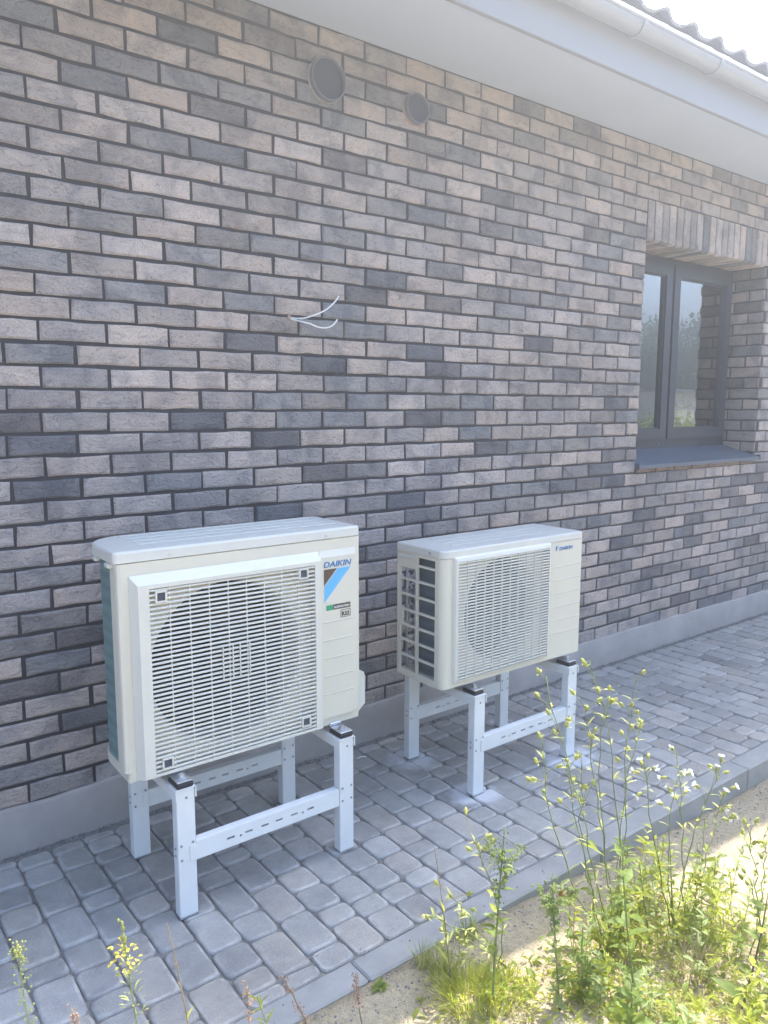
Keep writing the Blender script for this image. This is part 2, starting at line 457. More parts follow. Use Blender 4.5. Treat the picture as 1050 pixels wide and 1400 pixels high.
# ------------------------------------------------------------------ glare veil: added mist box standing in for lens glare
hz = bpy.data.materials.new('glare_veil'); hz.use_nodes = True
ht = hz.node_tree; ht.nodes.remove(ht.nodes['Principled BSDF'])
pv = ht.nodes.new('ShaderNodeVolumePrincipled')
pv.inputs['Color'].default_value = (.97,.98,1,1); pv.inputs['Density'].default_value = VEIL_DENSITY; pv.inputs['Anisotropy'].default_value = .78
ht.links.new(pv.outputs[0], ht.nodes['Material Output'].inputs['Volume'])
hb = MB(); hb.box(-125, 125, -125, 125, -1.4, 9.6)
tag(hb.build('glare_haze', hz), 'added thin mist volume standing in for lens glare around the house', kind='stuff')

# ------------------------------------------------------------------ pavement
pb = MB(); pb.box(-5, 12, -1.135, -.002, -.12, -.0085)
pave = tag(pb.build('pavement', M_JOINT), kind='structure')
def paver_outline(w, l, r, rr):
    """tumbled stone: rounded corners, sides bulging a little"""
    pts = []
    for (cx, cy, a0) in ((-1,-1,PI),(1,-1,1.5*PI),(1,1,0),(-1,1,.5*PI)):
        q = r*rr.uniform(.75,1.3)
        for k in range(3):
            a = a0+.5*PI*k/2
            pts.append((cx*(w/2-q)+math.cos(a)*q+rr.uniform(-.0022,.0022), cy*(l/2-q)+math.sin(a)*q+rr.uniform(-.0022,.0022)))
    return pts
def paver_mb(mb, w, l, rr, cx=0, cy=0, col=None, dz=0):
    p = [(x+cx,y+cy) for x,y in paver_outline(w, l, .017, rr)]
    i1 = [(cx+(x-cx)*(1-.006/w), cy+(y-cy)*(1-.006/l)) for x,y in p]
    i2 = [(cx+(x-cx)*(1-.022/w), cy+(y-cy)*(1-.022/l)) for x,y in p]
    n = len(p)
    V = [(x,y,-.03+dz) for x,y in p]+[(x,y,-.0065+dz) for x,y in p]+[(x,y,-.0018+dz) for x,y in i1]+[(x,y,0+dz+rr.uniform(-.0006,.0006)) for x,y in i2]
    F = [(k*n+i,k*n+(i+1)%n,(k+1)*n+(i+1)%n,(k+1)*n+i) for k in range(3) for i in range(n)]+[tuple(3*n+i for i in range(n))]
    mb.add(V, F, col)
LENS = (.171,.115,.079)
variants = {}
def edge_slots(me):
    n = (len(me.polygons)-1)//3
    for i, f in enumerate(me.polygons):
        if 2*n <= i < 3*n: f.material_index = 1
for li, l in enumerate(LENS):
    for k in range(7):
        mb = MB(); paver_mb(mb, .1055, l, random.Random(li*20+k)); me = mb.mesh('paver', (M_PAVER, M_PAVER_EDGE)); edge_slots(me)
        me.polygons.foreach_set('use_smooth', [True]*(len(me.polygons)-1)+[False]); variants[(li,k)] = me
stones = []
rp = random.Random(5)
ci = 0
x = .034+.109/2-.109*30
while x < 11:
    y = -1.128 - rp.uniform(0,.06)
    seq = []
    while y < -.05:
        if not seq: seq = rp.sample([0,1,2,0,1,0,2,1], 8)
        li = seq.pop(); l = LENS[li]
        lo, hi = max(y, -1.128), min(y+l, -.05)
        ln = hi-lo
        if ln > .03: stones.append((x, (lo+hi)/2, ln, li if abs(ln-l) < .004 else None))
        y += l+.0038
    x += .109
def tone():
    q = rp.random(); k = rp.uniform(.82,1.12)
    base = (.36,.35,.335) if q < .7 else ((.31,.30,.29) if q < .85 else (.385,.36,.33))
    return tuple(c*k for c in base)
def vis_area(c, w, h, nrm):
    P = project(c)
    if P is None: return 0
    X, Y, z = P
    d = (CAM-Vector(c)); cs = max(.02, d.normalized().dot(Vector(nrm)))
    a = w*h*cs/(d.length_squared)
    if X < -30 or X > 1080 or Y < -30 or Y > 1430: a *= .001
    return a
def rank(items, area, n=300):
    o = sorted(range(len(items)), key=lambda i: -area(items[i]))
    return set(o[:n])
near = rank(stones, lambda s: vis_area((s[0],s[1],0), .1, s[2], (0,0,1)))
far = MB()
for i, (sx, sy, ln, li) in enumerate(stones):
    col = tone(); dz = rp.uniform(-.0025,.0025)
    if i in near:
        if li is not None: me = variants[(li, rp.randrange(7))]
        else:
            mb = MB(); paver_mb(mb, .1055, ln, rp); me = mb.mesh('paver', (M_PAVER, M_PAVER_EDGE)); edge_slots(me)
        o = link('paver', me, pave, (sx+rp.uniform(-.0015,.0015), sy, dz))
        o.rotation_euler = (rp.uniform(-.008,.008), rp.uniform(-.008,.008), rp.uniform(-.012,.012)+(PI if rp.random() < .5 and li is not None else 0))
        o.color = (*col,1)
    else: paver_mb(far, .1055, ln, rp, sx, sy, col, dz)
tag(far.build('paver', M_PAVER_FAR, pave), kind='stuff')
# kerb stones
kb = MB(); kb.box(-5, 12, -1.216, -1.136, -.2, -.03)
kerb = tag(kb.build('kerb', M_JOINT), kind='structure')
kx = .335-6
while kx < 11:
    mb = MB(); mb.bbox(kx+.0015, kx+.9985, KERB_OUT, -1.132, -.19, .001+rp.uniform(-.002,.002), .006)
    if abs(kx-.335) < .01 or abs(kx+.665) < .01: pass
    mb.build('kerb_stone', M_KERB, kerb); kx += 1.0
# gravel along the plinth
gm = MB(); rg = random.Random(3)
for i in range(3600):
    gx = rg.uniform(-1.5, 8); gy = -.013-abs(rg.gauss(0,.022)); gz = -.012+rg.uniform(0,.012)*max(0,1-abs(gy)/.08); s_ = rg.uniform(.003,.0075)
    if gy < -.075: continue
    a = [Vector((rg.uniform(-1,1),rg.uniform(-1,1),rg.uniform(-.2,1))).normalized()*s_ for _ in range(5)]
    gm.add([(gx+s_,gy,gz),(gx-s_*.6,gy+s_*.8,gz),(gx-s_*.6,gy-s_*.8,gz),(gx+a[0].x*.4,gy+a[0].y*.4,gz+s_*rg.uniform(.6,1.1)),(gx,gy,gz-s_)],
           [(0,1,3),(1,2,3),(2,0,3),(1,0,4),(2,1,4),(0,2,4)])
tag(gm.build('gravel', M_GRAVEL), 'grey gravel chips strewn between the plinth and the paving', kind='stuff')

# ------------------------------------------------------------------ house
house = thing('house', 'house with grey and brown brick wall, dark window frame and pale eaves', 'house')
Z0 = 1.545                      # joint row zero above the paving
BW, BH = .222, .075
OX0, OX1, OZ0, OZ1 = 3.219, 4.628, Z0-5.5*BH, Z0+12.5*BH      # window opening
XL, XR = -3.0, 8.5
TOPZ = 2.995
DEP = .285
wm = MB()
wm.plate((XL,.006,.10), (1,0,0), (0,0,1), (0,-1,0), XR-XL, TOPZ+.12-.10, .30, [(OX0-XL-.014, OX1-XL+.014, OZ0-.10, OZ1-.10+.014)])
wall = wm.build('brick_wall', M_MORTAR, house)
rb = random.Random(21)
def brick_tone(z=2.0):
    q = rb.random()
    if Z0-.85 < z < Z0-.1: q = min(.97, q+.12*rb.random()) if q < .97 else q
    if q < .60:
        w_ = rb.random()**1.3; c = tuple(a_+(b_-a_)*w_ for a_, b_ in zip((.515,.434,.392),(.39,.345,.325)))
    elif q < .72: c = (.375,.333,.316)
    elif q < .88: c = (.315,.292,.284)
    elif q < .96: c = (.25,.238,.238)
    else: c = (.195,.187,.194)
    k = rb.uniform(.88,1.12); w = rb.uniform(-.012,.014)
    return (max(.02,c[0]*k+w), c[1]*k, max(.02,c[2]*k-w*.8))
def brick_shape(mb, w, h, rr, o=(0,0,0), ux=(1,0,0), uz=(0,0,1), un=(0,-1,0), col=None, dep=.022):
    """one hand-moulded brick face: ragged outline, rounded arris"""
    o, ux, uz, un = Vector(o), Vector(ux), Vector(uz), Vector(un)
    m = 2 if w > h else 1
    pts = []
    if w >= h:
        for i in range(4): pts.append((-w/2+w*i/3*(1 if i in (0,3) else rr.uniform(.94,1.06)), -h/2))
        for i in range(4): pts.append((w/2-w*i/3*(1 if i in (0,3) else rr.uniform(.94,1.06)), h/2))
    else:
        for i in range(2): pts.append((-w/2+w*i, -h/2))
        pts.append((w/2,-h/6)); pts.append((w/2,h/6))
        for i in range(2): pts.append((w/2-w*i, h/2))
        pts.append((-w/2,h/6)); pts.append((-w/2,-h/6))
    J = .0025
    P = [(x+rr.uniform(-J,J), z+rr.uniform(-J,J)) for x,z in pts]
    n = len(P)
    I = [(x*(1-.013/w), z*(1-.013/h)) for x,z in P]
    out = rr.uniform(-.0015,.0015)
    tx, tz = rr.uniform(-.012,.012), rr.uniform(-.03,.03)
    V = [o+ux*x+uz*z-un*dep for x,z in P]+[o+ux*x+uz*z+un*(-.0035+out) for x,z in P]+[o+ux*x+uz*z+un*(out+tx*x+tz*z+rr.uniform(-.0008,.0008)) for x,z in I]
    F = [(k*n+i,k*n+(i+1)%n,(k+1)*n+(i+1)%n,(k+1)*n+i) for k in (0,1) for i in range(n)]+[tuple(2*n+i for i in range(n))]
    mb.add(V, F, col)
bvar = []
for k in range(16):
    mb = MB(); brick_shape(mb, .2105, .0635, random.Random(900+k)); bvar.append(mb.mesh('brick', M_BRICK))
bricks = []
for v in range(-18, 20):
    zc = Z0+v*BH
    off = (0 if v % 2 == 0 else .5)
    ph = rb.uniform(-.006,.006)
    for u in range(-14, 40):
        a = (u+off)*BW+ph; b_ = a+BW
        if a < XL or b_ > XR: continue
        if OX0-.003 < b_ and a < OX1+.003 and OZ0 < zc < OZ1+3*BH+.01:
            top = zc > OZ1
            l0, l1 = OX0, OX1+(.0 if not top else .0)
            if a < l0-.02 and b_ > l0+.02: bricks.append((a, l0+.005, zc)); a = None
            elif a < l0-.02 and b_ <= l0+.02: bricks.append((a, l0+.005, zc)); continue
            if a is None: continue
            if b_ > l1+.045: bricks.append((max(a,l1-.005), b_, zc))
            continue
        bricks.append((a, b_, zc))
def hidden(x, z):
    P = project((x,0,z)); 
    return P and ((140 < P[0] < 485 and 730 < P[1] < 1060) or (560 < P[0] < 790 and 745 < P[1] < 930))
nearb = rank(bricks, lambda s: vis_area(((s[0]+s[1])/2,0,s[2]), s[1]-s[0], .06, (0,-1,0))*(.1 if hidden((s[0]+s[1])/2, s[2]) else 1))
farb = MB()
for i, (a, b_, zc) in enumerate(bricks):
    col = brick_tone(zc); w = b_-a-.0115; c = ((a+b_)/2+rb.uniform(-.002,.002), 0, zc+rb.uniform(-.0015,.0015))
    if i in nearb and abs(w-.2105) < .001:
        o = link('brick', bvar[rb.randrange(16)], wall, c); o.color = (*col,1)
        if rb.random() < .5: o.scale = (1,1,1)
        o.rotation_euler = (0, rb.uniform(-.006,.006), 0)
    elif i in nearb:
        mb = MB(); brick_shape(mb, w, .0635, rb); o = link('brick', mb.mesh('brick', M_BRICK), wall, c); o.color = (*col,1)
    else: brick_shape(farb, w, .0635, rb, c, col=col)
tag(farb.build('brick', M_BRICK_FAR, wall), kind='stuff')
# soldier course above the window, its underside, reveals, rollock under the sill
lint = MB(); lint.box(OX0+.004, OX1-.004, .008, DEP, OZ1+.007, OZ1+3*BH)
lintel = lint.build('window_lintel', M_MORTAR, house)
n_s = 19
for i in range(n_s):
    xc = OX0+.006+(OX1-OX0-.012)*(i+.5)/n_s
    mb = MB(); brick_shape(mb, .0635, .215, rb, dep=.02)
    # underside of the same brick
    brick_shape(mb, .0635, DEP-.03, rb, (0,.012+(DEP-.03)/2,-.1135), (1,0,0), (0,1,0), (0,0,-1), dep=.008)
    o = link('soldier_brick', mb.mesh('soldier_brick', M_BRICK), lintel, (xc, 0, OZ1+.004+.1085)); o.color = (*brick_tone(),1)
for side, X, nx_ in (('r', OX1, -1), ('l', OX0, 1)):
    rv = MB()
    xw = X+.004*(-nx_)
    rv.box(min(X-.0085*nx_, X-.03*nx_), max(X-.0085*nx_, X-.03*nx_), .010, DEP, OZ0+.07, OZ1-.006)
    reveal = rv.build('window_reveal', M_MORTAR, house)
    for v in range(-5, 13):
        zc = Z0+v*BH
        if zc < OZ0+.1: continue
        segs = [(.008,.112),(.122,DEP)] if v % 2 == 0 else [(.008,.218),(.228,DEP)]
        for (y0, y1) in segs:
            mb = MB()
            if nx_ < 0: brick_shape(mb, y1-y0-.002, .0635, rb, (0,0,0), (0,-1,0), (0,0,1), (-1,0,0), dep=.01)
            else: brick_shape(mb, y1-y0-.002, .0635, rb, (0,0,0), (0,1,0), (0,0,1), (1,0,0), dep=.01)
            o = link('brick', mb.mesh('brick', M_BRICK), reveal, (X, (y0+y1)/2, zc)); o.color = (*brick_tone(),1)
rl = MB(); rl.box(OX0+.004, OX1-.004, .008, DEP, OZ0+.002, OZ0+.034)
roll = rl.build('rollock_course', M_MORTAR, house)
for i in range(7):
    w = (OX1-OX0)/7
    mb = MB(); brick_shape(mb, w-.012, .040, rb, dep=.02)
    o = link('rollock_brick', mb.mesh('rollock_brick', M_BRICK), roll, (OX0+w*(i+.5), -.004, OZ0+.020)); o.color = (.31*rb.uniform(.9,1.1),.235,.195,1)
# sill
sl = MB()
SZF, SZB = OZ0+.046, Z0-.292
x0, x1 = OX0-.012, OX1+.012
prof = [(DEP-.045,SZB),(-.030,SZF),(-.030,SZF-.022),(-.022,SZF-.022),(-.022,SZF-.006),(DEP-.045,SZB-.012)]
V = [(xx,y,z) for xx in (x0,x1) for y,z in prof]; n = len(prof)
sl.add(V, [(i,(i+1)%n,n+(i+1)%n,n+i) for i in range(n)]+[tuple(range(n))[::-1], tuple(range(n,2*n))])
sill = sl.build('window_sill', M_SILL, house)
ec = MB()
for xx in (x0-.004, x1): ec.bbox(xx, xx+.004+.004, -.034, DEP-.06, SZF-.02, SZF+.014, .001)
ec.build('sill_end_cap', M_SILL, sill)
# window
FY = DEP-.045
WZ0, WZ1 = Z0-.305, OZ1-.004
WX0, WX1 = OX0+.003, OX1-.003
wf = MB()
fw = .062
midx = 3.862
wf.plate((WX0,FY,WZ0), (1,0,0), (0,0,1), (0,-1,0), WX1-WX0, WZ1-WZ0, .07,
         [(fw, midx-WX0-.028, fw+.03, WZ1-WZ0-fw), (midx-WX0+.028, WX1-WX0-fw, fw+.03, WZ1-WZ0-fw)])
win = wf.build('window', M_FRAME, house)
for (a, b_) in ((WX0+fw-.018, midx-.012), (midx+.012, WX1-fw+.018)):
    zb, zt = WZ0+fw+.012, WZ1-fw+.018
    s2 = MB(); sw = .068
    s2.plate((a,FY-.022,zb), (1,0,0), (0,0,1), (0,-1,0), b_-a, zt-zb, .05, [(sw, b_-a-sw, sw, zt-zb-sw)])
    # glazing bead
    s2.plate((a+sw-.012,FY-.010,zb+sw-.012), (1,0,0), (0,0,1), (0,-1,0), b_-a-2*sw+.024, zt-zb-2*sw+.024, .03, [(.020, b_-a-2*sw+.004, .020, zt-zb-2*sw+.004)])
    sash = s2.build('window_sash', M_FRAME, win)
    pm = MB(); pm.box(a+sw+.004, b_-sw-.004, FY+.002, FY+.006, zb+sw+.004, zt-sw-.004)
    pm.build('pane', M_GLASS, win)
vt = MB()
for xx in (3.46, 3.78, 4.25): vt.bbox(xx, xx+.032, FY-.006, FY-.0, WZ0+.03, WZ0+.040, .002)
vt.build('drain_cap', M_SILL, win)
# the rest of the house: other walls, ceiling, room
hw = MB()
hw.box(XL+.002, XL+.3, .31, 8.0, .1, TOPZ+.1); hw.box(XR-.3, XR-.002, .31, 8.0, .1, TOPZ+.1); hw.box(XL+.31, XR-.31, 7.7, 8.0, .1, TOPZ+.1)
hw.build('side_wall', M_PLASTER, house)
rm = MB(); rm.box(2.2, 6.0, 3.2, 3.3, .15, 2.8); rm.box(XL+.31, XR-.31, .31, 7.69, .02, .1)
rm.box(XL+.31, XR-.31, .31, 7.69, 2.75, 2.8)
rm.build('room', M_ROOM, house)
pl = MB()
# plinth: smeared upper edge covers the feet of the lowest bricks unevenly
px_ = [XL+i*.03 for i in range(int((XR-XL)/.03)+1)]
V = []; n = len(px_)
for xx in px_:
    zt = .165+.012*noise.noise((xx*2.3,0,0))+.008*noise.noise((xx*9,1,0))
    V += [(xx,-.011,-.03),(xx,-.0115+.002*noise.noise((xx*4,5,0)),zt-.008),(xx,-.007,zt),(xx,.004,zt+.002)]
pl.add(V, [(4*i+k,4*i+4+k,4*i+5+k,4*i+1+k) for i in range(n-1) for k in range(3)])
pl.build('plinth', M_PLINTH, house, smooth=True)
# eaves
EY = -.47
SFZ = TOPZ+.008
sf = MB(); sf.box(XL-.3, XR+.3, EY, -.006, SFZ, SFZ+.03)
sf.build('soffit', M_SOFFIT, house)
fa = MB(); fa.bbox(XL-.3, XR+.3, EY-.026, EY-.002, SFZ-.02, SFZ+.215, .003)
fa.build('fascia', M_FASCIA, house)
RP = math.radians(38)
roofm = MB()
ry, rz_ = EY-.03, SFZ+.235
ridge_y = 4.0; rise = (ridge_y-ry)*math.tan(RP)
roofm.add([(XL-.35,ry,rz_),(XR+.35,ry,rz_),(XR+.35,ridge_y,rz_+rise),(XL-.35,ridge_y,rz_+rise),
           (XL-.35,ry,rz_-.05),(XR+.35,ry,rz_-.05),(XR+.35,ridge_y,rz_+rise-.05),(XL-.35,ridge_y,rz_+rise-.05),
           (XL-.35,8.5,rz_),(XR+.35,8.5,rz_),(XL-.35,8.5,rz_-.05),(XR+.35,8.5,rz_-.05)],
          [(0,1,2,3),(7,6,5,4),(0,4,5,1),(3,2,9,8),(10,11,6,7),(8,9,11,10)])
roof = roofm.build('roof', M_TILE, house)
# S-profile tiles along the eaves
def tile_mesh():
    mb = MB(); TW, TL, n = .222, .40, 12
    prof = []
    for i in range(n+1):
        t = i/n
        prof.append((t*TW, .012+.030*math.sin(PI*min(1,t/.62))**1.3 if t < .62 else .012-.006*math.sin(PI*(t-.62)/.38)))
    ca, sa = math.cos(RP), math.sin(RP)
    V = []
    for s_ in (0, TL):
        for lift in (0, -.014):
            for (x_, h) in prof:
                hh = h+lift+.012*(1-s_/TL)
                V.append((x_, s_*ca-hh*sa, s_*sa+hh*ca))
    m_ = n+1
    F = [(i,i+1,2*m_+i+1,2*m_+i) for i in range(n)]+[(m_+i+1,m_+i,3*m_+i,3*m_+i+1) for i in range(n)]
    F += [(m_+i,m_+i+1,i+1,i) for i in range(n)]+[(0,2*m_,3*m_,m_),(n,m_+n,3*m_+n,2*m_+n)]
    mb.add(V, F); return mb.mesh('roof_tile', M_TILE)
tm = tile_mesh()
for row in range(3):
    for i in range(int((XR-XL)/.2225)):
        tx_ = XL+i*.2225+.07
        if row and not (1.2 < tx_ < 6): continue
        if tx_ < .5: continue
        s_ = row*.34
        o = link('roof_tile', tm, roof, (tx_, ry-.03+s_*math.cos(RP), rz_+.012+s_*math.sin(RP)))
# gutter
gu = MB(); gr = .047; gy = -.594+gr; gz = SFZ+.165
sec = []
for k in range(15):
    a = PI+PI*k/14
    sec.append((gy+math.cos(a)*gr, gz+math.sin(a)*gr))
sec_in = [(gy+(y-gy)*.94, gz+(z-gz)*.94) for y,z in sec]
full = sec+sec_in[::-1]
n = len(full); xa, xb = XL-.3, XR+.3
gu.add([(xx,y,z) for xx in (xa,xb) for y,z in full], [(i,(i+1)%n,n+(i+1)%n,n+i) for i in range(n)]+[tuple(range(n)),tuple(range(n,2*n))[::-1]])
gutter = gu.build('gutter', M_GUTTER, house, smooth=False)
gb = MB(); gb.tube([(xa,gy-gr,gz+.003),(xb,gy-gr,gz+.003)], .008, n=8)
gb.build('gutter_bead', M_GUTTER, gutter, smooth=True)
for i in range(12):
    bx = .4+i*.62
    mb = MB()
    ring = [(gy+math.cos(PI+PI*k/10)*(gr+.003), gz+math.sin(PI+PI*k/10)*(gr+.003)) for k in range(11)]
    ro = [(gy+math.cos(PI+PI*k/10)*(gr+.007), gz+math.sin(PI+PI*k/10)*(gr+.007)) for k in range(11)]
    fl = ring+ro[::-1]; n = len(fl)
    mb.add([(xx,y,z) for xx in (bx,bx+.025) for y,z in fl], [(k,(k+1)%n,n+(k+1)%n,n+k) for k in range(n)]+[tuple(range(n)),tuple(range(n,2*n))[::-1]])
    mb.build('gutter_bracket', M_GUTTER, gutter)
# vent pipes in the wall
def vent(x, z, r, label, mat_ring, col_mat):
    t = thing('vent_pipe', label, 'vent pipe', (x,0,z))
    mb = MB(); n = 40
    prof = [(r,.02),(r,-.024),(r-.0015,-.026),(r-.0055,-.026),(r-.007,-.024),(r-.007,.004)]
    V = [(x+math.cos(2*PI*k/n)*q, y, z+math.sin(2*PI*k/n)*q) for q,y in prof for k in range(n)]
    mb.add(V, [(j*n+k,j*n+(k+1)%n,(j+1)*n+(k+1)%n,(j+1)*n+k) for j in range(len(prof)-1) for k in range(n)])
    mb.build('pipe_rim', mat_ring, t, smooth=False)
    cp = MB(); cp.add([(x+math.cos(2*PI*k/n)*(r-.0066), -.006, z+math.sin(2*PI*k/n)*(r-.0066)) for k in range(n)]+[(x,-.008,z)], [(k,n,(k+1)%n) for k in range(n)])
    cp.build('pipe_cap', M_CAP, t)
    co = MB(); rr = random.Random(int(x*100))
    ro = [r+.001+rr.uniform(0,.006) for k in range(n)]
    co.add([(x+math.cos(2*PI*k/n)*ro[k], .002, z+math.sin(2*PI*k/n)*ro[k]) for k in range(n)]+[(x+math.cos(2*PI*k/n)*r, -.005, z+math.sin(2*PI*k/n)*r) for k in range(n)], [(k,n+k,n+(k+1)%n,(k+1)%n) for k in range(n)])
    co.build('mortar_collar', col_mat, t)
vent(1.023, 2.809, .082, 'larger grey round vent pipe end set high in the brick wall', M_PIPE, M_PLINTH)
vent(1.482, 2.801, .064, 'smaller round vent pipe end with orange collar set high in the brick wall', M_PIPE, M_ORANGE)
# loose cable ends
cab = thing('cable_end', 'pair of bare white cable ends sticking out of the brick wall', 'cable', (.833,0,1.877))
mb = MB(); mb.tube(bez((.838,.012,1.880),(.86,-.05,1.862),(.90,-.06,1.880),6)+bez((.90,-.06,1.880),(.985,-.075,1.905),(1.03,-.07,1.968),8)[1:], .0032, n=8); mb.build('wire', M_CABLE, cab, smooth=True)
mb = MB(); mb.tube(bez((.834,.012,1.876),(.86,-.05,1.858),(.90,-.055,1.852),6)+bez((.90,-.055,1.852),(.985,-.07,1.815),(1.022,-.07,1.875),8)[1:], .0032, n=8); mb.build('wire', M_CABLE, cab, smooth=True)
mb = MB(); mb.cyl((.836,.01,1.878),(0,-1,0),.008,.016,8); mb.build('sleeve', M_ORANGE, cab)

# ------------------------------------------------------------------ lettering
def text_mesh(s_, size, mat, name, bold=.0, shear=0.0, width=None, thick=.0006):
    cu = bpy.data.curves.new(name, 'FONT'); cu.body = s_; cu.size = size; cu.offset = bold; cu.shear = shear
    cu.extrude = thick; cu.resolution_u = 3; cu.align_x = 'LEFT'
    o = bpy.data.objects.new(name, cu); COL.objects.link(o)
    dg = bpy.context.evaluated_depsgraph_get()
    me = bpy.data.meshes.new_from_object(o.evaluated_get(dg)); me.name = name
    bpy.data.objects.remove(o); bpy.data.curves.remove(cu)
    me.materials.clear(); me.materials.append(mat)
    xs_ = [v.co.x for v in me.vertices]; w = max(xs_)-min(xs_); x0_ = min(xs_)
    k = width/w if width else 1
    for v in me.vertices:
        x_, y_, z_ = v.co; v.co = ((x_-x0_)*k, -z_, y_)      # stand it up, facing -y
    return me

# ------------------------------------------------------------------ heat pumps
def box_part(parent, name, mat, *a, b=.003):
    mb = MB(); mb.bbox(*a, b=b); return mb.build(name, mat, parent)
def bell(parent, x0, x1, z0, z1, y, cx, cz, r, depth):
    """inner panel with a round opening, its throat and the dark back"""
    mb = MB(); n = 64; V = []
    for k in range(n):
        a = 2*PI*k/n; dx, dz = math.cos(a), math.sin(a)
        s_ = min((x1-cx)/dx if dx > 1e-9 else 1e9, (x0-cx)/dx if dx < -1e-9 else 1e9, (z1-cz)/dz if dz > 1e-9 else 1e9, (z0-cz)/dz if dz < -1e-9 else 1e9)
        V.append((cx+dx*s_, y, cz+dz*s_))
    for q, yy in ((r+.02,y),(r+.006,y+.006),(r,y+.02),(r,y+depth)):
        V += [(cx+math.cos(2*PI*k/n)*q, yy, cz+math.sin(2*PI*k/n)*q) for k in range(n)]
    mb.add(V, [(j*n+k,j*n+(k+1)%n,(j+1)*n+(k+1)%n,(j+1)*n+k) for j in range(4) for k in range(n)])
    mb.build('bell_mouth', M_CASE, parent, smooth=False)
    bk = MB(); bk.add([(x0,y+depth,z0),(x1,y+depth,z0),(x1,y+depth,z1),(x0,y+depth,z1)], [(0,1,2,3)])
    bk.build('back_panel', M_DARK, parent)
def fan(parent, cx, cz, y, r, nb=3, rot=.3):
    hub = MB(); hub.cyl((cx,y-.02,cz),(0,1,0),r*.24,.07,24)
    f = hub.build('fan', M_FAN, parent)
    for k in range(nb):
        mb = MB(); V = []; m_, n_ = 6, 8
        for i in range(m_+1):
            q = r*(.2+.77*i/m_)
            for j in range(n_+1):
                sweep = 2*PI/nb*.78
                a = rot+2*PI*k/nb+sweep*(j/n_)+.5*(i/m_)**1.5
                V.append((cx+math.cos(a)*q, y-.012+.055*(j/n_), cz+math.sin(a)*q))
        mb.add(V, [(i*(n_+1)+j,i*(n_+1)+j+1,(i+1)*(n_+1)+j+1,(i+1)*(n_+1)+j) for i in range(m_) for j in range(n_)])
        mb.build('fan_blade', M_FAN, f, smooth=True)
def slats(parent, x0, x1, z0, z1, n, y, h, d, ribs, ry_, rw=.0022):
    mb = MB(); w = x1-x0
    # blade: slanting top, thin front edge
    mb.add([(0,0,-h/2),(w,0,-h/2),(w,d,-h/2+.0005),(0,d,-h/2+.0005),(0,0,h/2),(w,0,h/2),(w,d,h/2+.002),(0,d,h/2+.002)],
           [(0,3,2,1),(4,5,6,7),(0,1,5,4),(1,2,6,5),(2,3,7,6),(3,0,4,7)])
    me = mb.mesh('slat', M_GRILLE); L0 = WLOC[parent.name]
    for i in range(n):
        z = z0+(z1-z0)*(i+.5)/n
        link('slat', me, parent, (x0-L0[0], y-L0[1], z-L0[2]))
    rm_ = MB(); rm_.box(-rw/2, rw/2, 0, .006, z0, z1)
    rme = rm_.mesh('rib', M_GRILLE, (0,0,L0[2]))
    for i in range(1, ribs):
        link('rib', rme, parent, (x0+(x1-x0)*i/ribs-L0[0], ry_-L0[1], 0))
def panel_line(parent, x0, x1, y, z):
    mb = MB(); mb.add([(x0,y,z-.002),(x1,y,z-.002),(x1,y-.0022,z+.0012),(x0,y-.0022,z+.0012),(x0,y,z+.0022),(x1,y,z+.0022)], [(0,1,2,3),(3,2,5,4)])
    return mb.build('panel_rib', M_CASE, parent)
def foot(parent, x, y, z, flip=1):
    mb = MB(); mb.bbox(x-.026, x+.026, y-.022, y+.05, z+.001, z+.017, .004); mb.build('rubber_pad', M_RUBBER, parent)
    f = MB(); f.bbox(x-.024, x+.024, y-.020, y+.075, z+.019, z+.0225, .001); f.bbox(x-.024, x+.024, y+.045, y+.075, z+.0228, z+.034, .002)
    ft = f.build('foot', M_GALV, parent)
    b = MB(); b.cyl((x,y+.008,z+.0228),(0,0,1),.016,.003,12); b.cyl((x,y+.008,z+.026),(0,0,1),.0105,.008,6); b.cyl((x,y+.008,z+.034),(0,0,1),.005,.003,8)
    b.build('bolt', M_GALV, ft)

LEGTOP = .412
# ---- large unit
U1 = thing('heat_pump', 'larger ivory heat pump unit with big square grille, on the nearer stand', 'heat pump', (.3,-.48,LEGTOP+.02), 'heat pump units on white stands')
X0, X1, YF, YB, ZB, ZT = -.094, .733, -.620, -.345, .440, 1.108
# base pan
mb = MB(); mb.prism(rrect(X0+.010, X1, YF, YB, (.012,.008,.02,.1)), ZB, ZB+.03); mb.build('base_pan', M_CASE, U1)
# front panel
gx0, gx1, gz0, gz1 = -.062, .566, .444, 1.050
mb = MB(); mb.plate((X0+.012,YF,ZB+.0305), (1,0,0), (0,0,1), (0,-1,0), X1-X0-.012, ZT-ZB-.0305-.022, .018, [(gx0-X0-.012+.02, gx1-X0-.012-.02, .004, gz1-ZB-.0305-.02)])
mb.wall([(X0+.012,YF),(X0+.003,YF+.004),(X0,YF+.012),(X0,YF+.045),(X0+.012,YF+.047)], ZB+.0305, ZT-.022)
front = mb.build('front_panel', M_CASE, U1)
sidep = MB(); sidep.plate((X1,YF+.001,ZB+.0305), (0,1,0), (0,0,1), (1,0,0), YB-YF-.002, ZT-ZB-.053, .018)
sidep.plate((X1-.0185,YB,ZB+.0305), (-1,0,0), (0,0,1), (0,1,0), .17, ZT-ZB-.053, .015)
sidep.build('side_panel', M_CASE, U1)
# thin wire guard bar at the corner of the coil
mb = MB(); mb.bbox(X0+.002, X0+.010, YF+.048, YF+.064, ZB+.031, ZT-.024, .002); mb.build('corner_post', M_GRILLE, U1)
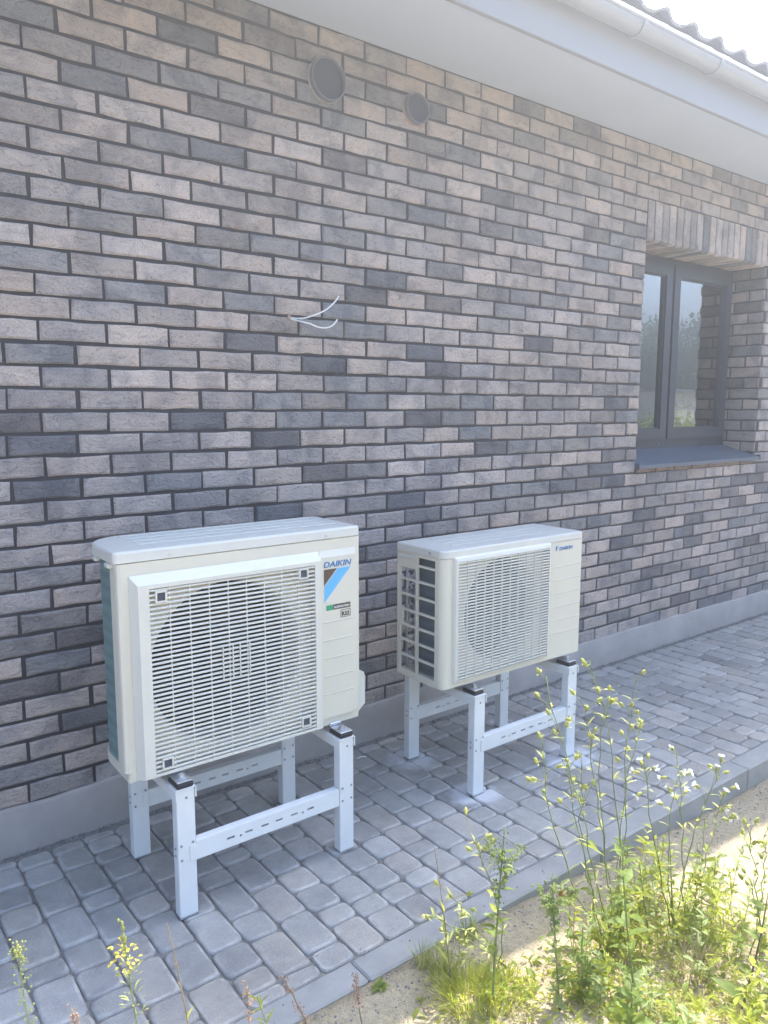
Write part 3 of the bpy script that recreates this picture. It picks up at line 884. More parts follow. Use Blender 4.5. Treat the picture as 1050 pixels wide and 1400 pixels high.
# coil wrapping the left end and the back
pts = [(X0+.014,YF+.065)]+[(X0+.014,YB-.10)]
for k in range(1, 8):
    a = PI-.5*PI*k/8
    pts.append((X0+.104+math.cos(a)*.09, YB-.10+math.sin(a)*.09))
pts += [(X0+.104,YB-.010),(.55,YB-.010)]
mb = MB(); mb.wall(pts, ZB+.031, ZT-.026); mb.build('coil', M_COIL, U1, smooth=True)
# lid
mb = MB(); lid = rrect(X0-.008, X1+.003, YF-.0018, YB+.012, (.014,.010,.03,.12), 8)
mb.prism(lid, ZT-.0195, ZT+.014, .007); cover = mb.build('top_cover', M_CASETOP, U1)
mb = MB()
for yy in (-.545,-.490,-.435,-.380): mb.bbox(X0+.09, X1-.05, yy-.004, yy+.004, ZT+.0141, ZT+.0175, .0016)
mb.build('lid_rib', M_CASETOP, cover)
mb = MB(); mb.bbox(X0-.014, X0+.002, YF+.03, YF+.06, ZT-.036, ZT-.0215, .003); mb.bbox(X0-.012, X0+.004, YB-.13, YB-.10, ZT-.034, ZT-.0215, .003); mb.build('lid_clip', M_CASETOP, cover)
mb = MB()
for (sx_, sz_) in ((.06,ZT-.010),(.60,ZT-.010)): mb.cyl((sx_,YF-.0015,sz_),(0,-1,0),.0042,.002,10)
mb.build('screw', M_GALV, cover)
# bell mouth and fan
bell(U1, gx0+.0215, gx1-.0215, gz0+.006, gz1-.022, YF+.012, .250, .738, .250, .14)
fan(U1, .250, .738, YF+.08, .242, 3, .5)
# grille: raised frame with sloping border, slats, ribs, four clip pockets
yg = YF-.030
ix0, ix1, iz0, iz1 = -.014, .538, .458, 1.012
mb = MB()
o4 = [(gx0,gz0),(gx1,gz0),(gx1,gz1),(gx0,gz1)]; m4 = [(gx0+.016,gz0+.006),(gx1-.004,gz0+.006),(gx1-.004,gz1-.026),(gx0+.016,gz1-.026)]; i4 = [(ix0,iz0),(ix1,iz0),(ix1,iz1),(ix0,iz1)]
V = [(x_,YF-.001,z_) for x_,z_ in o4]+[(x_,yg,z_) for x_,z_ in m4]+[(x_,yg,z_) for x_,z_ in i4]+[(x_,yg+.022,z_) for x_,z_ in i4]
mb.add(V, [(j*4+k,j*4+(k+1)%4,(j+1)*4+(k+1)%4,(j+1)*4+k) for j in range(3) for k in range(4)])
grille = mb.build('grille', M_GRILLE, U1)
slats(grille, ix0, ix1, iz0, iz1, 41, yg+.002, .0040, .003, 9, yg+.0045)
for (cx, cz) in ((.020,.986),(.494,.990),(.022,.484),(.498,.490)):
    mb = MB(); mb.plate((cx-.017,yg-.0025,cz-.017), (1,0,0), (0,0,1), (0,-1,0), .034, .034, .006, [(.005,.029,.005,.029)])
    pk = mb.build('clip_pocket', M_GRILLE, grille)
    mb = MB(); mb.box(cx-.0118, cx+.0118, yg+.0008, yg+.003, cz-.0118, cz+.0118); mb.build('pocket_floor', M_CAP, grille)
# centre badge pads of the grille
mb = MB()
for dx in (-.045,-.012,.012,.045): mb.box(.252+dx-.0015, .252+dx+.0015, yg-.0005, yg+.003, .70, .80)
mb.build('centre_rib', M_GRILLE, grille)
# right-hand service panel, slightly proud with a sloping head
mb = MB(); lx0, lx1, lz0, lz1 = gx1+.004, X1-.016, .466, gz1
V = [(lx0,YF-.0005,lz0),(lx1,YF-.0005,lz0),(lx1,YF-.0005,lz1),(lx0,YF-.0005,lz1),(lx0,YF-.010,lz0+.004),(lx1-.004,YF-.010,lz0+.004),(lx1-.004,YF-.010,lz1-.022),(lx0,YF-.010,lz1-.022)]
mb.add(V, [(4,5,6,7),(0,1,5,4),(1,2,6,5),(2,3,7,6),(3,0,4,7)])
serv = mb.build('service_panel', M_CASE, U1)
for zz in (.806,.743,.680,.617,.554): panel_line(serv, lx0+.010, lx1-.016, YF-.0102, zz)
# valve cover on the right end
mb = MB(); pr = [(X1+.001,.600),(X1+.034,.590),(X1+.040,.575),(X1+.040,.472),(X1+.006,.445),(X1+.001,.445)]; n = len(pr)
mb.add([(x_,y_,z_) for y_ in (-.60,-.40) for x_,z_ in pr], [(i,(i+1)%n,n+(i+1)%n,n+i) for i in range(n)]+[tuple(range(n))[::-1],tuple(range(n,2*n))])
mb.build('valve_cover', M_CASETOP, U1)
# print
L1 = WLOC[U1.name]; ypr = YF-.0108
def put_text(parent, Lp, s_, x_, y_, z_, size, mat, bold, shear, width, name='lettering'):
    link(name, text_mesh(s_, size, mat, name, bold, shear, width), parent, (x_-Lp[0], y_-Lp[1], z_-Lp[2]))
put_text(serv, L1, 'DAIKIN', .583, ypr, .994, .0265, M_BLUE, .0005, .18, .112)
def tri(parent, pts, y, mat, name):
    n = len(pts); mb = MB(); mb.add([(a,y,b) for a,b in pts]+[(a,y+.0008,b) for a,b in pts], [tuple(range(n))]+[(i,n+i,n+(i+1)%n,(i+1)%n) for i in range(n)]); mb.build(name, mat, parent)
zt_ = .987
tri(serv, [(.584,zt_-.055),(.636,zt_),(.584,zt_)], ypr, M_BROWN, 'emblem_triangle')
tri(serv, [(.585,zt_-.112),(.692,zt_),(.641,zt_),(.585,zt_-.059)], ypr, M_SKYBLUE, 'emblem_stripe')
mb = MB(); mb.box(.592,.620,ypr,ypr+.0008,.846,.864); mb.build('label_green', M_GREEN, serv)
mb = MB(); mb.box(.6204,.690,ypr,ypr+.0008,.846,.864); mb.build('label_dark', M_BROWN, serv)
put_text(serv, L1, 'BLUEVOLUTION', .6235, ypr-.0007, .851, .010, M_WHITEPRINT, .0002, 0, .061)
mb = MB(); mb.plate((.650,ypr,.815), (1,0,0), (0,0,1), (0,-1,0), .040, .026, .0008, [(.0016,.0384,.0016,.0244)]); mb.build('label_border', M_BLACK, serv)
put_text(serv, L1, 'R32', .655, ypr, .820, .020, M_BLACK, .0004, 0, .030)
for fx in (.055,.630):
    foot(U1, fx, -.672, LEGTOP); foot(U1, fx, -.345, LEGTOP)

# ---- small unit
U2 = thing('heat_pump', 'smaller ivory outdoor heat pump unit with open side grid, right of the bigger unit', 'heat pump', (1.5,-.5,LEGTOP+.02), 'heat pump units on white stands')
X0, X1, YF, YB, ZB, ZT = 1.100, 1.905, -.645, -.372, .452, .982
RC = .028
mb = MB(); mb.prism(rrect(X0+.004, X1-.004, YF+.004, YB-.004, (RC,.01,.02,.03)), ZB, ZB+.024); mb.build('base_pan', M_CASE, U2)
gx0, gx1, gz0, gz1 = 1.150, 1.694, .472, .966
ix0, ix1, iz0, iz1 = 1.166, 1.680, .484, .945
mb = MB()
mb.plate((X0+RC,YF,ZB+.002), (1,0,0), (0,0,1), (0,-1,0), X1-X0-RC, ZT-ZB-.024, .018, [(ix0-X0-RC, ix1-X0-RC, iz0-ZB-.002, iz1-ZB-.002)])
pc = []
for k in range(7):
    a = PI+.5*PI*k/6
    pc.append((X0+RC+math.cos(a)*RC, YF+RC+math.sin(a)*RC))
mb.wall([(X0,YF+.030)]+pc, ZB+.002, ZT-.022)
mb.wall([(X1,YF+.0001),(X1,YB)], ZB+.002, ZT-.022)
mb.wall([(X1,YB),(X1-.2,YB)], ZB+.002, ZT-.022)
mb.build('front_panel', M_CASE, U2, smooth=False)
# side grid with two columns of openings
W = YB-(YF+.030)
holes = []
y_in0 = .014                      # front column starts just behind the post
colA = (y_in0, y_in0+.104); colB = (colA[1]+.010, W-.018)
rowz = [(.026+.0625*k, .026+.0625*k+.0545) for k in range(8)]
for k, (a, c) in enumerate(rowz):
    if k == 7: holes.append((*colA, a, a+.030)); continue
    holes.append((*colA, a, c))
    holes.append((colB[0], colB[1]-(.014 if k == 3 else 0), a, c-(.012 if k == 6 else 0)))
mb = MB(); mb.plate((X0,YF+.0305,ZB+.002), (0,1,0), (0,0,1), (-1,0,0), W-.0006, ZT-ZB-.024, .010, holes)
side = mb.build('side_grid', M_CASE, U2)
mb = MB(); mb.bbox(X0-.006, X0-.0005, YF+.030+colB[0]+.004, YF+.030+colB[1], .936, .947, .002); mb.build('hand_grip', M_CASETOP, side)
mb = MB(); mb.cyl((X0+.0005,YF+.0365,.675),(-1,0,0),.006,.004,10); mb.cyl((X0+.0005,YF+.20,.965),(-1,0,0),.004,.003,8); mb.build('screw', M_GRILLE, side)
mb = MB(); mb.wall([(X0+.030,YF+.032),(X0+.030,YB-.100)], ZB+.03, ZT-.026); mb.wall([(X0+.030,YB-.100),(X0+.075,YB-.022),(1.7,YB-.022)], ZB+.03, ZT-.026); mb.build('coil', M_COIL2, U2)
mb = MB(); mb.wall([(X0+.10,YB-.12),(X0+.10,YB-.03)], ZB+.03, ZT-.03); mb.build('inner_wall', M_DARK, U2)
mb = MB()
for k in range(14):
    zz = ZB+.05+k*.0345
    mb.tube([(X0+.036,YB-.070,zz),(X0+.020,YB-.066,zz+.004),(X0+.016,YB-.062,zz+.012),(X0+.020,YB-.058,zz+.02),(X0+.036,YB-.054,zz+.024)], .0042, n=6)
mb.bbox(X0+.018, X0+.021, YB-.045, YB-.030, ZB+.03, ZT-.03, .001); mb.bbox(X0+.022, X0+.025, YB-.092, YB-.080, ZB+.03, ZT-.03, .001)
mb.build('coil_bends', M_GALV, U2, smooth=True)
# lid
mb = MB(); lid = rrect(X0-.003, X1+.003, YF-.003, YB+.006, (RC+.003,.012,.02,.012), 8)
mb.prism(lid, ZT-.0200, ZT+.010, .006); cover = mb.build('top_cover', M_CASETOP, U2)
mb = MB()
for yy in (-.575,-.520,-.465): mb.bbox(X0+.10, X1-.10, yy-.004, yy+.004, ZT+.0101, ZT+.0130, .0014)
mb.build('lid_rib', M_CASETOP, cover)
mb = MB(); mb.cyl((X0-.0055,YF+.07,ZT-.006),(-1,0,0),.005,.003,10); mb.build('screw', M_GALV, cover)
bell(U2, ix0+.001, ix1-.001, iz0+.001, iz1-.001, YF+.022, 1.450, .7145, .206, .13)
fan(U2, 1.452, .715, YF+.075, .2, 3, 1.2)
yg = YF-.016
mb = MB()
o4 = [(gx0,gz0),(gx1,gz0),(gx1,gz1),(gx0,gz1)]; m4 = [(gx0+.006,gz0+.004),(gx1-.004,gz0+.004),(gx1-.004,gz1-.008),(gx0+.006,gz1-.008)]; i4 = [(ix0,iz0),(ix1,iz0),(ix1,iz1),(ix0,iz1)]
V = [(x_,YF-.0008,z_) for x_,z_ in o4]+[(x_,yg+.004,z_) for x_,z_ in m4]+[(x_,yg,z_) for x_,z_ in i4]+[(x_,YF+.004,z_) for x_,z_ in i4]
mb.add(V, [(j*4+k,j*4+(k+1)%4,(j+1)*4+(k+1)%4,(j+1)*4+k) for j in range(3) for k in range(4)])
grille2 = mb.build('grille', M_GRILLE, U2)
slats(grille2, ix0, ix1, iz0, iz1, 39, yg+.001, .0037, .003, 11, yg-.0004, .0026)
for zz in (.852,.794,.736,.678,.620,.562): panel_line(U2, gx1+.010, X1-.004, YF-.0002, zz)
L2 = WLOC[U2.name]
put_text(U2, L2, 'DAIKIN', 1.757, YF-.001, .9225, .0215, M_BLUE, .0003, .18, .086)
tri(U2, [(1.734,.923),(1.742,.933),(1.734,.945)], YF-.001, M_BROWN, 'emblem_triangle')
tri(U2, [(1.736,.918),(1.753,.945),(1.744,.945),(1.736,.926)], YF-.001, M_SKYBLUE, 'emblem_stripe')
for fx in (1.262,1.822):
    foot(U2, fx, -.662, LEGTOP); foot(U2, fx, -.335, LEGTOP)

# ------------------------------------------------------------------ stands
bolt_mb = MB(); bolt_mb.cyl((0,0,0),(0,-1,0),.0038,.002,8); BOLT = bolt_mb.mesh('bolt', M_BOLT)
bolt_x = MB(); bolt_x.cyl((0,0,0),(-1,0,0),.0038,.002,8); BOLTX = bolt_x.mesh('bolt', M_BOLT)
def stand(label, xs_, ys_):
    t = thing('metal_stand', label, 'stand', ((xs_[0]+xs_[1])/2,(ys_[0]+ys_[1])/2,0), 'white stands under the heat pumps')
    Lp = WLOC[t.name]
    w = .056
    for ix, xa in enumerate(xs_):
        for iy, ya in enumerate(ys_):
            mb = MB(); d = .036
            front = iy == 0
            # channel: web towards the front, two flanges
            y0, y1 = (ya, ya+d)
            mb.bbox(xa, xa+w, y0, y0+.003, .006, LEGTOP-.001, .0012)
            mb.bbox(xa, xa+.003, y0+.0032, y1, .006, LEGTOP-.001, .0012)
            mb.bbox(xa+w-.003, xa+w, y0+.0032, y1, .006, LEGTOP-.001, .0012)
            leg = mb.build('leg', M_STAND, t)
            b = MB(); b.bbox(xa-.002, xa+w+.002, ya-.002, ya+d+.002, .0015, .0055, .001); b.build('foot_plate', M_BOLT, leg)
            for (bx, bz) in ((.010,.235),(.010,.190),(w-.010,.238),(w-.010,.192),(.030,LEGTOP-.03)):
                link('bolt', BOLT, leg, (xa+bx-Lp[0], y0-.0002-Lp[1], bz-Lp[2]))
            for bz in (.222,.200,LEGTOP-.03): link('bolt', BOLTX, leg, (xa-.0002-Lp[0], y0+.018-Lp[1], bz-Lp[2]))
    for iy, ya in enumerate(ys_):
        z0 = .176; h = .055; xa, xb = xs_[0]+w+.0015, xs_[1]-.0015
        ln = xb-xa; holes = []
        for f in (.22,.34,.45,.55,.66,.78):
            c = ln*f; holes.append((c-.013, c+.013, h*.5-.0035, h*.5+.0035))
        for f in (.285,.72): c = ln*f; holes.append((c-.004, c+.004, h*.5-.008, h*.5-.001))
        mb = MB(); yy = ya+.003
        mb.plate((xa,yy,z0), (1,0,0), (0,0,1), (0,-1,0), ln, h, .003, holes)
        mb.bbox(xa, xb, yy+.0005, yy+.030, z0+h-.0002, z0+h+.003, .001); mb.bbox(xa, xb, yy+.0005, yy+.030, z0-.003, z0+.0002, .001)
        mb.bbox(xa-.022, xa-.002, ya-.0030, ya-.0002, z0+.004, z0+h-.004, .0008)
        mb.build('cross_rail', M_STAND, t)
    for xa in xs_:
        mb = MB(); y0, y1 = ys_[0]-.006, ys_[1]+.042
        mb.bbox(xa-.002, xa+w+.002, y0, y1, LEGTOP-.0008, LEGTOP+.0012, .0008)
        mb.bbox(xa-.0045, xa-.0012, y0, y1, LEGTOP-.034, LEGTOP-.001, .001); mb.bbox(xa+w+.0012, xa+w+.0045, y0, y1, LEGTOP-.034, LEGTOP-.001, .001)
        mb.build('support_arm', M_STAND, t)
    return t
stand('white steel stand with slotted rails carrying the larger unit, nearest to the camera', (.027,.602), (-.690,-.300))
stand('white steel stand carrying the smaller unit, its feet in dried mortar', (1.234,1.793), (-.688,-.290))

# ------------------------------------------------------------------ plants
def leaf_shape(l, w, fold=.3, droop=.25, n=4, tip=1.0):
    """blade along +x, folded along its midrib, drooping"""
    V = []; F = []
    for i in range(n+1):
        t = i/n
        ww = w*.5*max(.02, math.sin(PI*min(1,t**.75*.97+.03))**.85) if i < n else .0006
        x_ = l*t*(1-.12*t); z_ = -droop*l*t*t+.05*l*t
        V += [(x_,-ww,z_+ww*fold),(x_,0,z_),(x_,ww,z_+ww*fold)]
    for i in range(n):
        a = 3*i; F += [(a,a+3,a+4,a+1),(a+1,a+4,a+5,a+2)]
    return V, F
def leaf_data(name, mat, l, w, **k):
    mb = MB(); mb.add(*leaf_shape(l, w, **k)); return mb.mesh(name, mat, smooth=True)
def blob(mb, c, r, rr, n=6, k=4, stretch=1.0, ax=None):
    c = Vector(c); ax = Vector(ax).normalized() if ax is not None else Vector((0,0,1))
    a = ax.orthogonal().normalized(); b = ax.cross(a)
    V = []; F = []
    for i in range(k+1):
        ph = PI*i/k; q = math.sin(ph)*r*(1 if i < k else .4); h = -math.cos(ph)*r*stretch
        for j in range(n):
            w = 2*PI*j/n; V.append(c+ax*h+(a*math.cos(w)+b*math.sin(w))*max(q,.0003))
    for i in range(k):
        for j in range(n): F.append((i*n+j,i*n+(j+1)%n,(i+1)*n+(j+1)%n,(i+1)*n+j))
    mb.add(V, F)
def leaf_frame(p, d, up=(0,0,1), roll=0):
    d = Vector(d).normalized(); up = Vector(up)
    y = up.cross(d)
    if y.length < .05: y = Vector((0,1,0)).cross(d)
    y.normalize(); z = d.cross(y)
    m_ = Matrix.Identity(4)
    for i in range(3): m_[i][0] = d[i]; m_[i][1] = y[i]; m_[i][2] = z[i]; m_[i][3] = p[i]
    return m_ @ Matrix.Rotation(roll, 4, 'X')
def put_leaf(root, me, p, d, s_, roll=0, name='leaf'):
    o = link(name, me, root); o.matrix_local = Matrix.Translation(-Vector(WLOC[root.name])) @ leaf_frame(p, d, roll=roll) @ Matrix.Scale(s_, 4)
    return o
def along(pts, t):
    f = t*(len(pts)-1); i = min(int(f), len(pts)-2); return pts[i].lerp(pts[i+1], f-i), (pts[i+1]-pts[i]).normalized()
def stem_path(b, tip, rr, bow=.08, n=10):
    b, tip = Vector(b), Vector(tip); mid = (b+tip)/2+Vector((rr.uniform(-1,1),rr.uniform(-1,1),.4))*bow*(tip-b).length
    return bez(b, mid, tip, n)
LEAF_LANCE = leaf_data('leaf', M_LEAF, .06, .017)
LEAF_BROAD = leaf_data('leaf', M_LEAF, .085, .030, n=5)
LEAF_PALE = leaf_data('leaf', M_LEAFP, .045, .016)
LEAF_BRIGHT = leaf_data('leaf', M_LEAFB, .055, .020)
LEAF_NARROW = leaf_data('leaf', M_LEAFB, .05, .007)

def campion(label, base, tips, seed, white=False, leafn=10):
    rr = random.Random(seed); b = Vector(base); b.z = sand_z(b.x,b.y)-.005
    t = thing('campion_plant', label, 'weed', tuple(b), 'wild campion plants by the kerb')
    st = MB(); bd = MB(); pt = MB(); pal = MB(); paths = []
    for i, tp in enumerate(tips):
        p = stem_path(b+Vector((rr.uniform(-.03,.03),rr.uniform(-.02,.02),0)), tp, rr, .13, 12)
        p = [q+Vector((rr.gauss(0,.004),rr.gauss(0,.004),0)) if 0 < j < 12 else q for j, q in enumerate(p)]
        st.tube(p, .0022, .0010, 5); paths.append(p)
        # forked head: three stalks with swollen buds
        e, d = along(p, .999)
        for k in range(rr.choice((4,5,6))):
            q0, qd = along(p, rr.uniform(.66,.99))
            off = Vector((rr.uniform(-1,1),rr.uniform(-1,1),rr.uniform(-.1,1.1))).normalized()*rr.uniform(.02,.05)
            q1 = q0+qd*.02+off
            st.tube(bez(q0, q0+qd*.02+off*.3, q1, 4), .0009, .0007, 4)
            dd = (off+Vector((0,0,-.01 if white else .015))).normalized()
            blob(bd, q1+dd*.006, .0056, rr, 6, 4, 1.8, dd)
            for s_ in range(3):
                w = Vector((rr.uniform(-1,1),rr.uniform(-1,1),rr.uniform(-1,1))).normalized()
                V, F = leaf_shape(.020, .005, n=2); mt = leaf_frame(q1-dd*.004, (dd+w*.9)); bd.add([mt @ Vector(v) for v in V], F)
            if white and rr.random() < .75:
                c = q1+dd*.016
                for s_ in range(6):
                    w = dd.orthogonal().normalized(); w = Matrix.Rotation(2*PI*s_/6+rr.random(), 3, dd) @ w
                    V, F = leaf_shape(.014, .010, n=2, droop=.1); mt = leaf_frame(c, (w+dd*.5)); pt.add([mt @ Vector(v) for v in V], F)
        # small bracts up the stalk
        for f in (.3,.45,.58,.70,.80,.9):
            q0, qd = along(p, f)
            for s_ in (0,1):
                w = qd.orthogonal().normalized(); w = Matrix.Rotation(rr.random()*6.28, 3, qd) @ w
                V, F = leaf_shape(rr.uniform(.018,.04), .006, n=3); mt = leaf_frame(q0, (w+qd*.7)); bd.add([mt @ Vector(v) for v in V], F)
    st.build('stem', M_STEM, t, smooth=True); tag(bd.build('buds', M_BUD, t, smooth=True), kind='stuff')
    if pt.v: tag(pt.build('petals', M_PETAL, t), kind='stuff')
    for k in range(leafn):
        p = rr.choice(paths); f = rr.uniform(.08,.66); q, d = along(p, f)
        w = d.orthogonal().normalized(); w = Matrix.Rotation(rr.random()*6.28, 3, d) @ w
        put_leaf(t, rr.choice((LEAF_NARROW,LEAF_BRIGHT,LEAF_LANCE)), q, w+d*.5, rr.uniform(.5,1.0)*(1.1-.5*f), rr.uniform(-.5,.5))
    return t
def tops(*a): return [tuple(p) for p in a]
campion('tallest spindly weed, thin stalks with yellow-green buds rising before the far stand', (1.013,-1.535,0), tops((.878,-1.485,.848),(1.096,-1.485,.755),(.971,-1.485,.729),(.866,-1.485,.723),(1.166,-1.47,.60)), 1, False, 14)
campion('spindly budding weed leaning left in front of the smaller unit’s stand', (.963,-1.534,0), tops((.705,-1.484,.84),(.698,-1.484,.675),(.86,-1.484,.589),(.783,-1.484,.59)), 2, False, 12)
campion('wild weed with nodding white flowers beside the kerb', (1.193,-1.60,0), tops((1.034,-1.56,.566),(1.201,-1.56,.529),(1.40,-1.6,.44),(1.40,-1.6,.34),(1.19,-1.57,.443)), 3, True, 14)
campion('arching weed stalks at the right edge over the bare sand', (1.326,-1.773,0), tops((1.286,-1.723,.381),(1.428,-1.723,.263),(1.31,-1.74,.18)), 4, False, 8)
campion('low weed with pale round flower heads drooping over the kerb', (.649,-1.419,0), tops((.474,-1.369,.276),(.40,-1.369,.246),(.517,-1.345,.068),(.549,-1.369,.428),(.45,-1.369,.183)), 5, False, 8)

def goosefoot(label, base, tips, seed):
    rr = random.Random(seed); b = Vector(base); b.z = sand_z(b.x,b.y)-.005
    t = thing('goosefoot_plant', label, 'weed', tuple(b), 'goosefoot weeds on the sand')
    st = MB(); fl = MB(); main = stem_path(b, tips[0], rr, .05, 12); st.tube(main, .0032, .0014, 6)
    heads = [main]
    for tp in tips[1:]:
        q, d = along(main, rr.uniform(.55,.7)); p = bez(q, q+d*.04, tp, 7); st.tube(p, .0016, .0009, 5); heads.append(p)
    for p in heads:
        for k in range(46):
            q, d = along(p, rr.uniform(.55 if p is main else .3,1)); w = Vector((rr.gauss(0,1),rr.gauss(0,1),rr.gauss(0.2,.8)))*.0085
            blob(fl, q+w, rr.uniform(.0018,.0036), rr, 5, 3, 1.2)
        for k in range(7):
            q, d = along(p, rr.uniform(.55,.97)); w = Vector((rr.gauss(0,1),rr.gauss(0,1),.5)).normalized(); e = q+w*rr.uniform(.015,.035)
            st.tube([q,e], .0007, .0005, 3, False)
            for s_ in range(8): blob(fl, q.lerp(e, rr.uniform(.3,1.05))+Vector((rr.gauss(0,.002),rr.gauss(0,.002),rr.gauss(0,.002))), rr.uniform(.0015,.003), rr, 5, 3, 1.2)
    st.build('stem', M_STEM, t, smooth=True); tag(fl.build('flower_cluster', M_LEAFP, t, smooth=True), kind='stuff')
    for k in range(26):
        q, d = along(main, rr.uniform(.12,.85)); w = d.orthogonal().normalized(); w = Matrix.Rotation(k*2.4, 3, d) @ w
        put_leaf(t, rr.choice((LEAF_PALE,LEAF_LANCE,LEAF_LANCE)), q, w+d*.35, rr.uniform(.55,1.05), rr.uniform(-.4,.4))
goosefoot('pale seed-headed weed standing left of the others at the kerb', (.53,-1.487,0), tops((.615,-1.437,.44),(.548,-1.437,.423),(.688,-1.437,.352)), 11)
goosefoot('pale seed-headed weed beside the withered orange leaf', (.659,-1.601,0), tops((.672,-1.551,.345),(.768,-1.551,.259),(.617,-1.551,.33)), 12)

def herb(label, base, tip, seed, big, stem_mat, n=16, sc_=1.0, name='leafy_weed'):
    rr = random.Random(seed); b = Vector(base); b.z = sand_z(b.x,b.y)-.005
    t = thing(name, label, 'weed', tuple(b), 'leafy weeds on the sand')
    p = stem_path(b, tip, rr, .04, 12); st = MB(); st.tube(p, .0034, .0013, 6); st.build('stem', stem_mat, t, smooth=True)
    for k in range(n):
        f = .05+.93*k/n; q, d = along(p, f); w = d.orthogonal().normalized(); w = Matrix.Rotation(k*1.72+rr.uniform(-.3,.3), 3, d) @ w
        put_leaf(t, rr.choice(big), q, w+d*rr.uniform(.2,.6), sc_*rr.uniform(.65,1.1)*(1.15-.6*f), rr.uniform(-.4,.4))
    return t
herb('tall weed with broad dark lance leaves in the sunlit corner', (.826,-1.713,0), (.80,-1.663,.44), 21, (LEAF_BROAD,LEAF_BROAD,LEAF_LANCE), M_STEM, 24)
herb('weed with reddish stem and drooping leaves at the lower right edge', (1.024,-1.879,0), (1.243,-1.829,.21), 22, (LEAF_BROAD,LEAF_LANCE), M_STEMR, 14)
herb('bushy bright green weed below the white flowers', (1.15,-1.62,0), (1.18,-1.57,.23), 23, (LEAF_BRIGHT,LEAF_LANCE), M_STEM, 30, .95)
herb('bushy bright weed leaning right over the shaded sand', (1.21,-1.63,0), (1.34,-1.58,.13), 24, (LEAF_BRIGHT,LEAF_NARROW), M_STEM, 22, .9)
herb('leafy weed between the seed-headed weed and the broad-leaved one', (.73,-1.62,0), (.74,-1.60,.20), 25, (LEAF_BROAD,LEAF_LANCE), M_STEM, 16, .8)
herb('low dark-leaved weed at the very bottom of the sunlit patch', (.70,-1.78,0), (.72,-1.76,.16), 26, (LEAF_BROAD,), M_STEM, 16, .95)
herb('half-dry leafy weed at the foot of the white-flowered one', (1.06,-1.60,0), (1.04,-1.56,.24), 27, (LEAF_LANCE,LEAF_NARROW), M_STEM, 20, .9)

def tuft(label, base, seed, n=60, h=.09, mat=None, spread=.6, name='grass_tuft', r=.018):
    rr = random.Random(seed); b = Vector(base); b.z = sand_z(b.x,b.y)-.004
    t = thing(name, label, 'grass', tuple(b), 'grass tufts')
    mb = MB()
    for k in range(n):
        a = rr.random()*6.28; q = r*rr.random()**.5; p = b+Vector((math.cos(a)*q,math.sin(a)*q,0))
        l = h*rr.uniform(.5,1.15); s_ = spread*rr.uniform(.2,1.1); d = Vector((math.cos(a+rr.uniform(-.6,.6))*s_,math.sin(a+rr.uniform(-.6,.6))*s_,1)).normalized()
        e = p+d*l+Vector((d.x,d.y,-.35))*l*.25; m_ = p+d*l*.6
        w = Vector((-d.y,d.x,0)).normalized()*rr.uniform(.0007,.0014) if abs(d.x)+abs(d.y) > 1e-4 else Vector((.001,0,0))
        mb.add([p-w,p+w,m_+w*.8,m_-w*.8,e], [(0,1,2,3),(3,2,4)])
    tag(mb.build('blades', mat or M_GRASS, t), kind='stuff'); return t
tuft('small grass tuft against the kerb, nearest to the kerb joint', (.487,-1.262,0), 31, 60, .075)
tuft('wide thin grass tuft on the shaded sand', (.50,-1.325,0), 32, 130, .10, None, .9, r=.03)
tuft('grass tuft against the kerb right of the drooping heads', (.665,-1.258,0), 33, 80, .085)
tuft('feathery bright green tuft at the bottom, edge of the sunshine', (.50,-1.44,0), 34, 420, .085, M_LEAFB, 1.1, r=.07)
tuft('second feathery bright green tuft, right behind the first one', (.58,-1.47,0), 35, 300, .075, M_LEAFB, 1.2, r=.06)
tuft('straw-coloured dry grass tuft amid the leafy weeds', (1.08,-1.72,0), 36, 120, .12, M_DRY, 1.0, r=.05)
tuft('green grass tuft in the sunny weeds at the right', (1.30,-1.70,0), 37, 120, .10, None, 1.0, r=.05)
# flat rosette at the kerb joint
rs = thing('rosette_weed', 'small flat round-leaved weed growing at the kerb joint', 'weed', (.345,-1.255,sand_z(.345,-1.255)))
rr = random.Random(8)
for k in range(11):
    a = k*2.4; put_leaf(rs, LEAF_BROAD, Vector((.345,-1.255,sand_z(.345,-1.255)+.006)), (math.cos(a),math.sin(a),.25), rr.uniform(.28,.48), rr.uniform(-.3,.3))
rs2 = thing('rosette_weed', 'tiny green seedling on the sand at the bottom edge', 'weed', (.40,-1.36,sand_z(.40,-1.36)))
for k in range(6):
    a = k*2.1; put_leaf(rs2, LEAF_BRIGHT, Vector((.40,-1.36,sand_z(.40,-1.36)+.004)), (math.cos(a),math.sin(a),.4), rr.uniform(.25,.4))

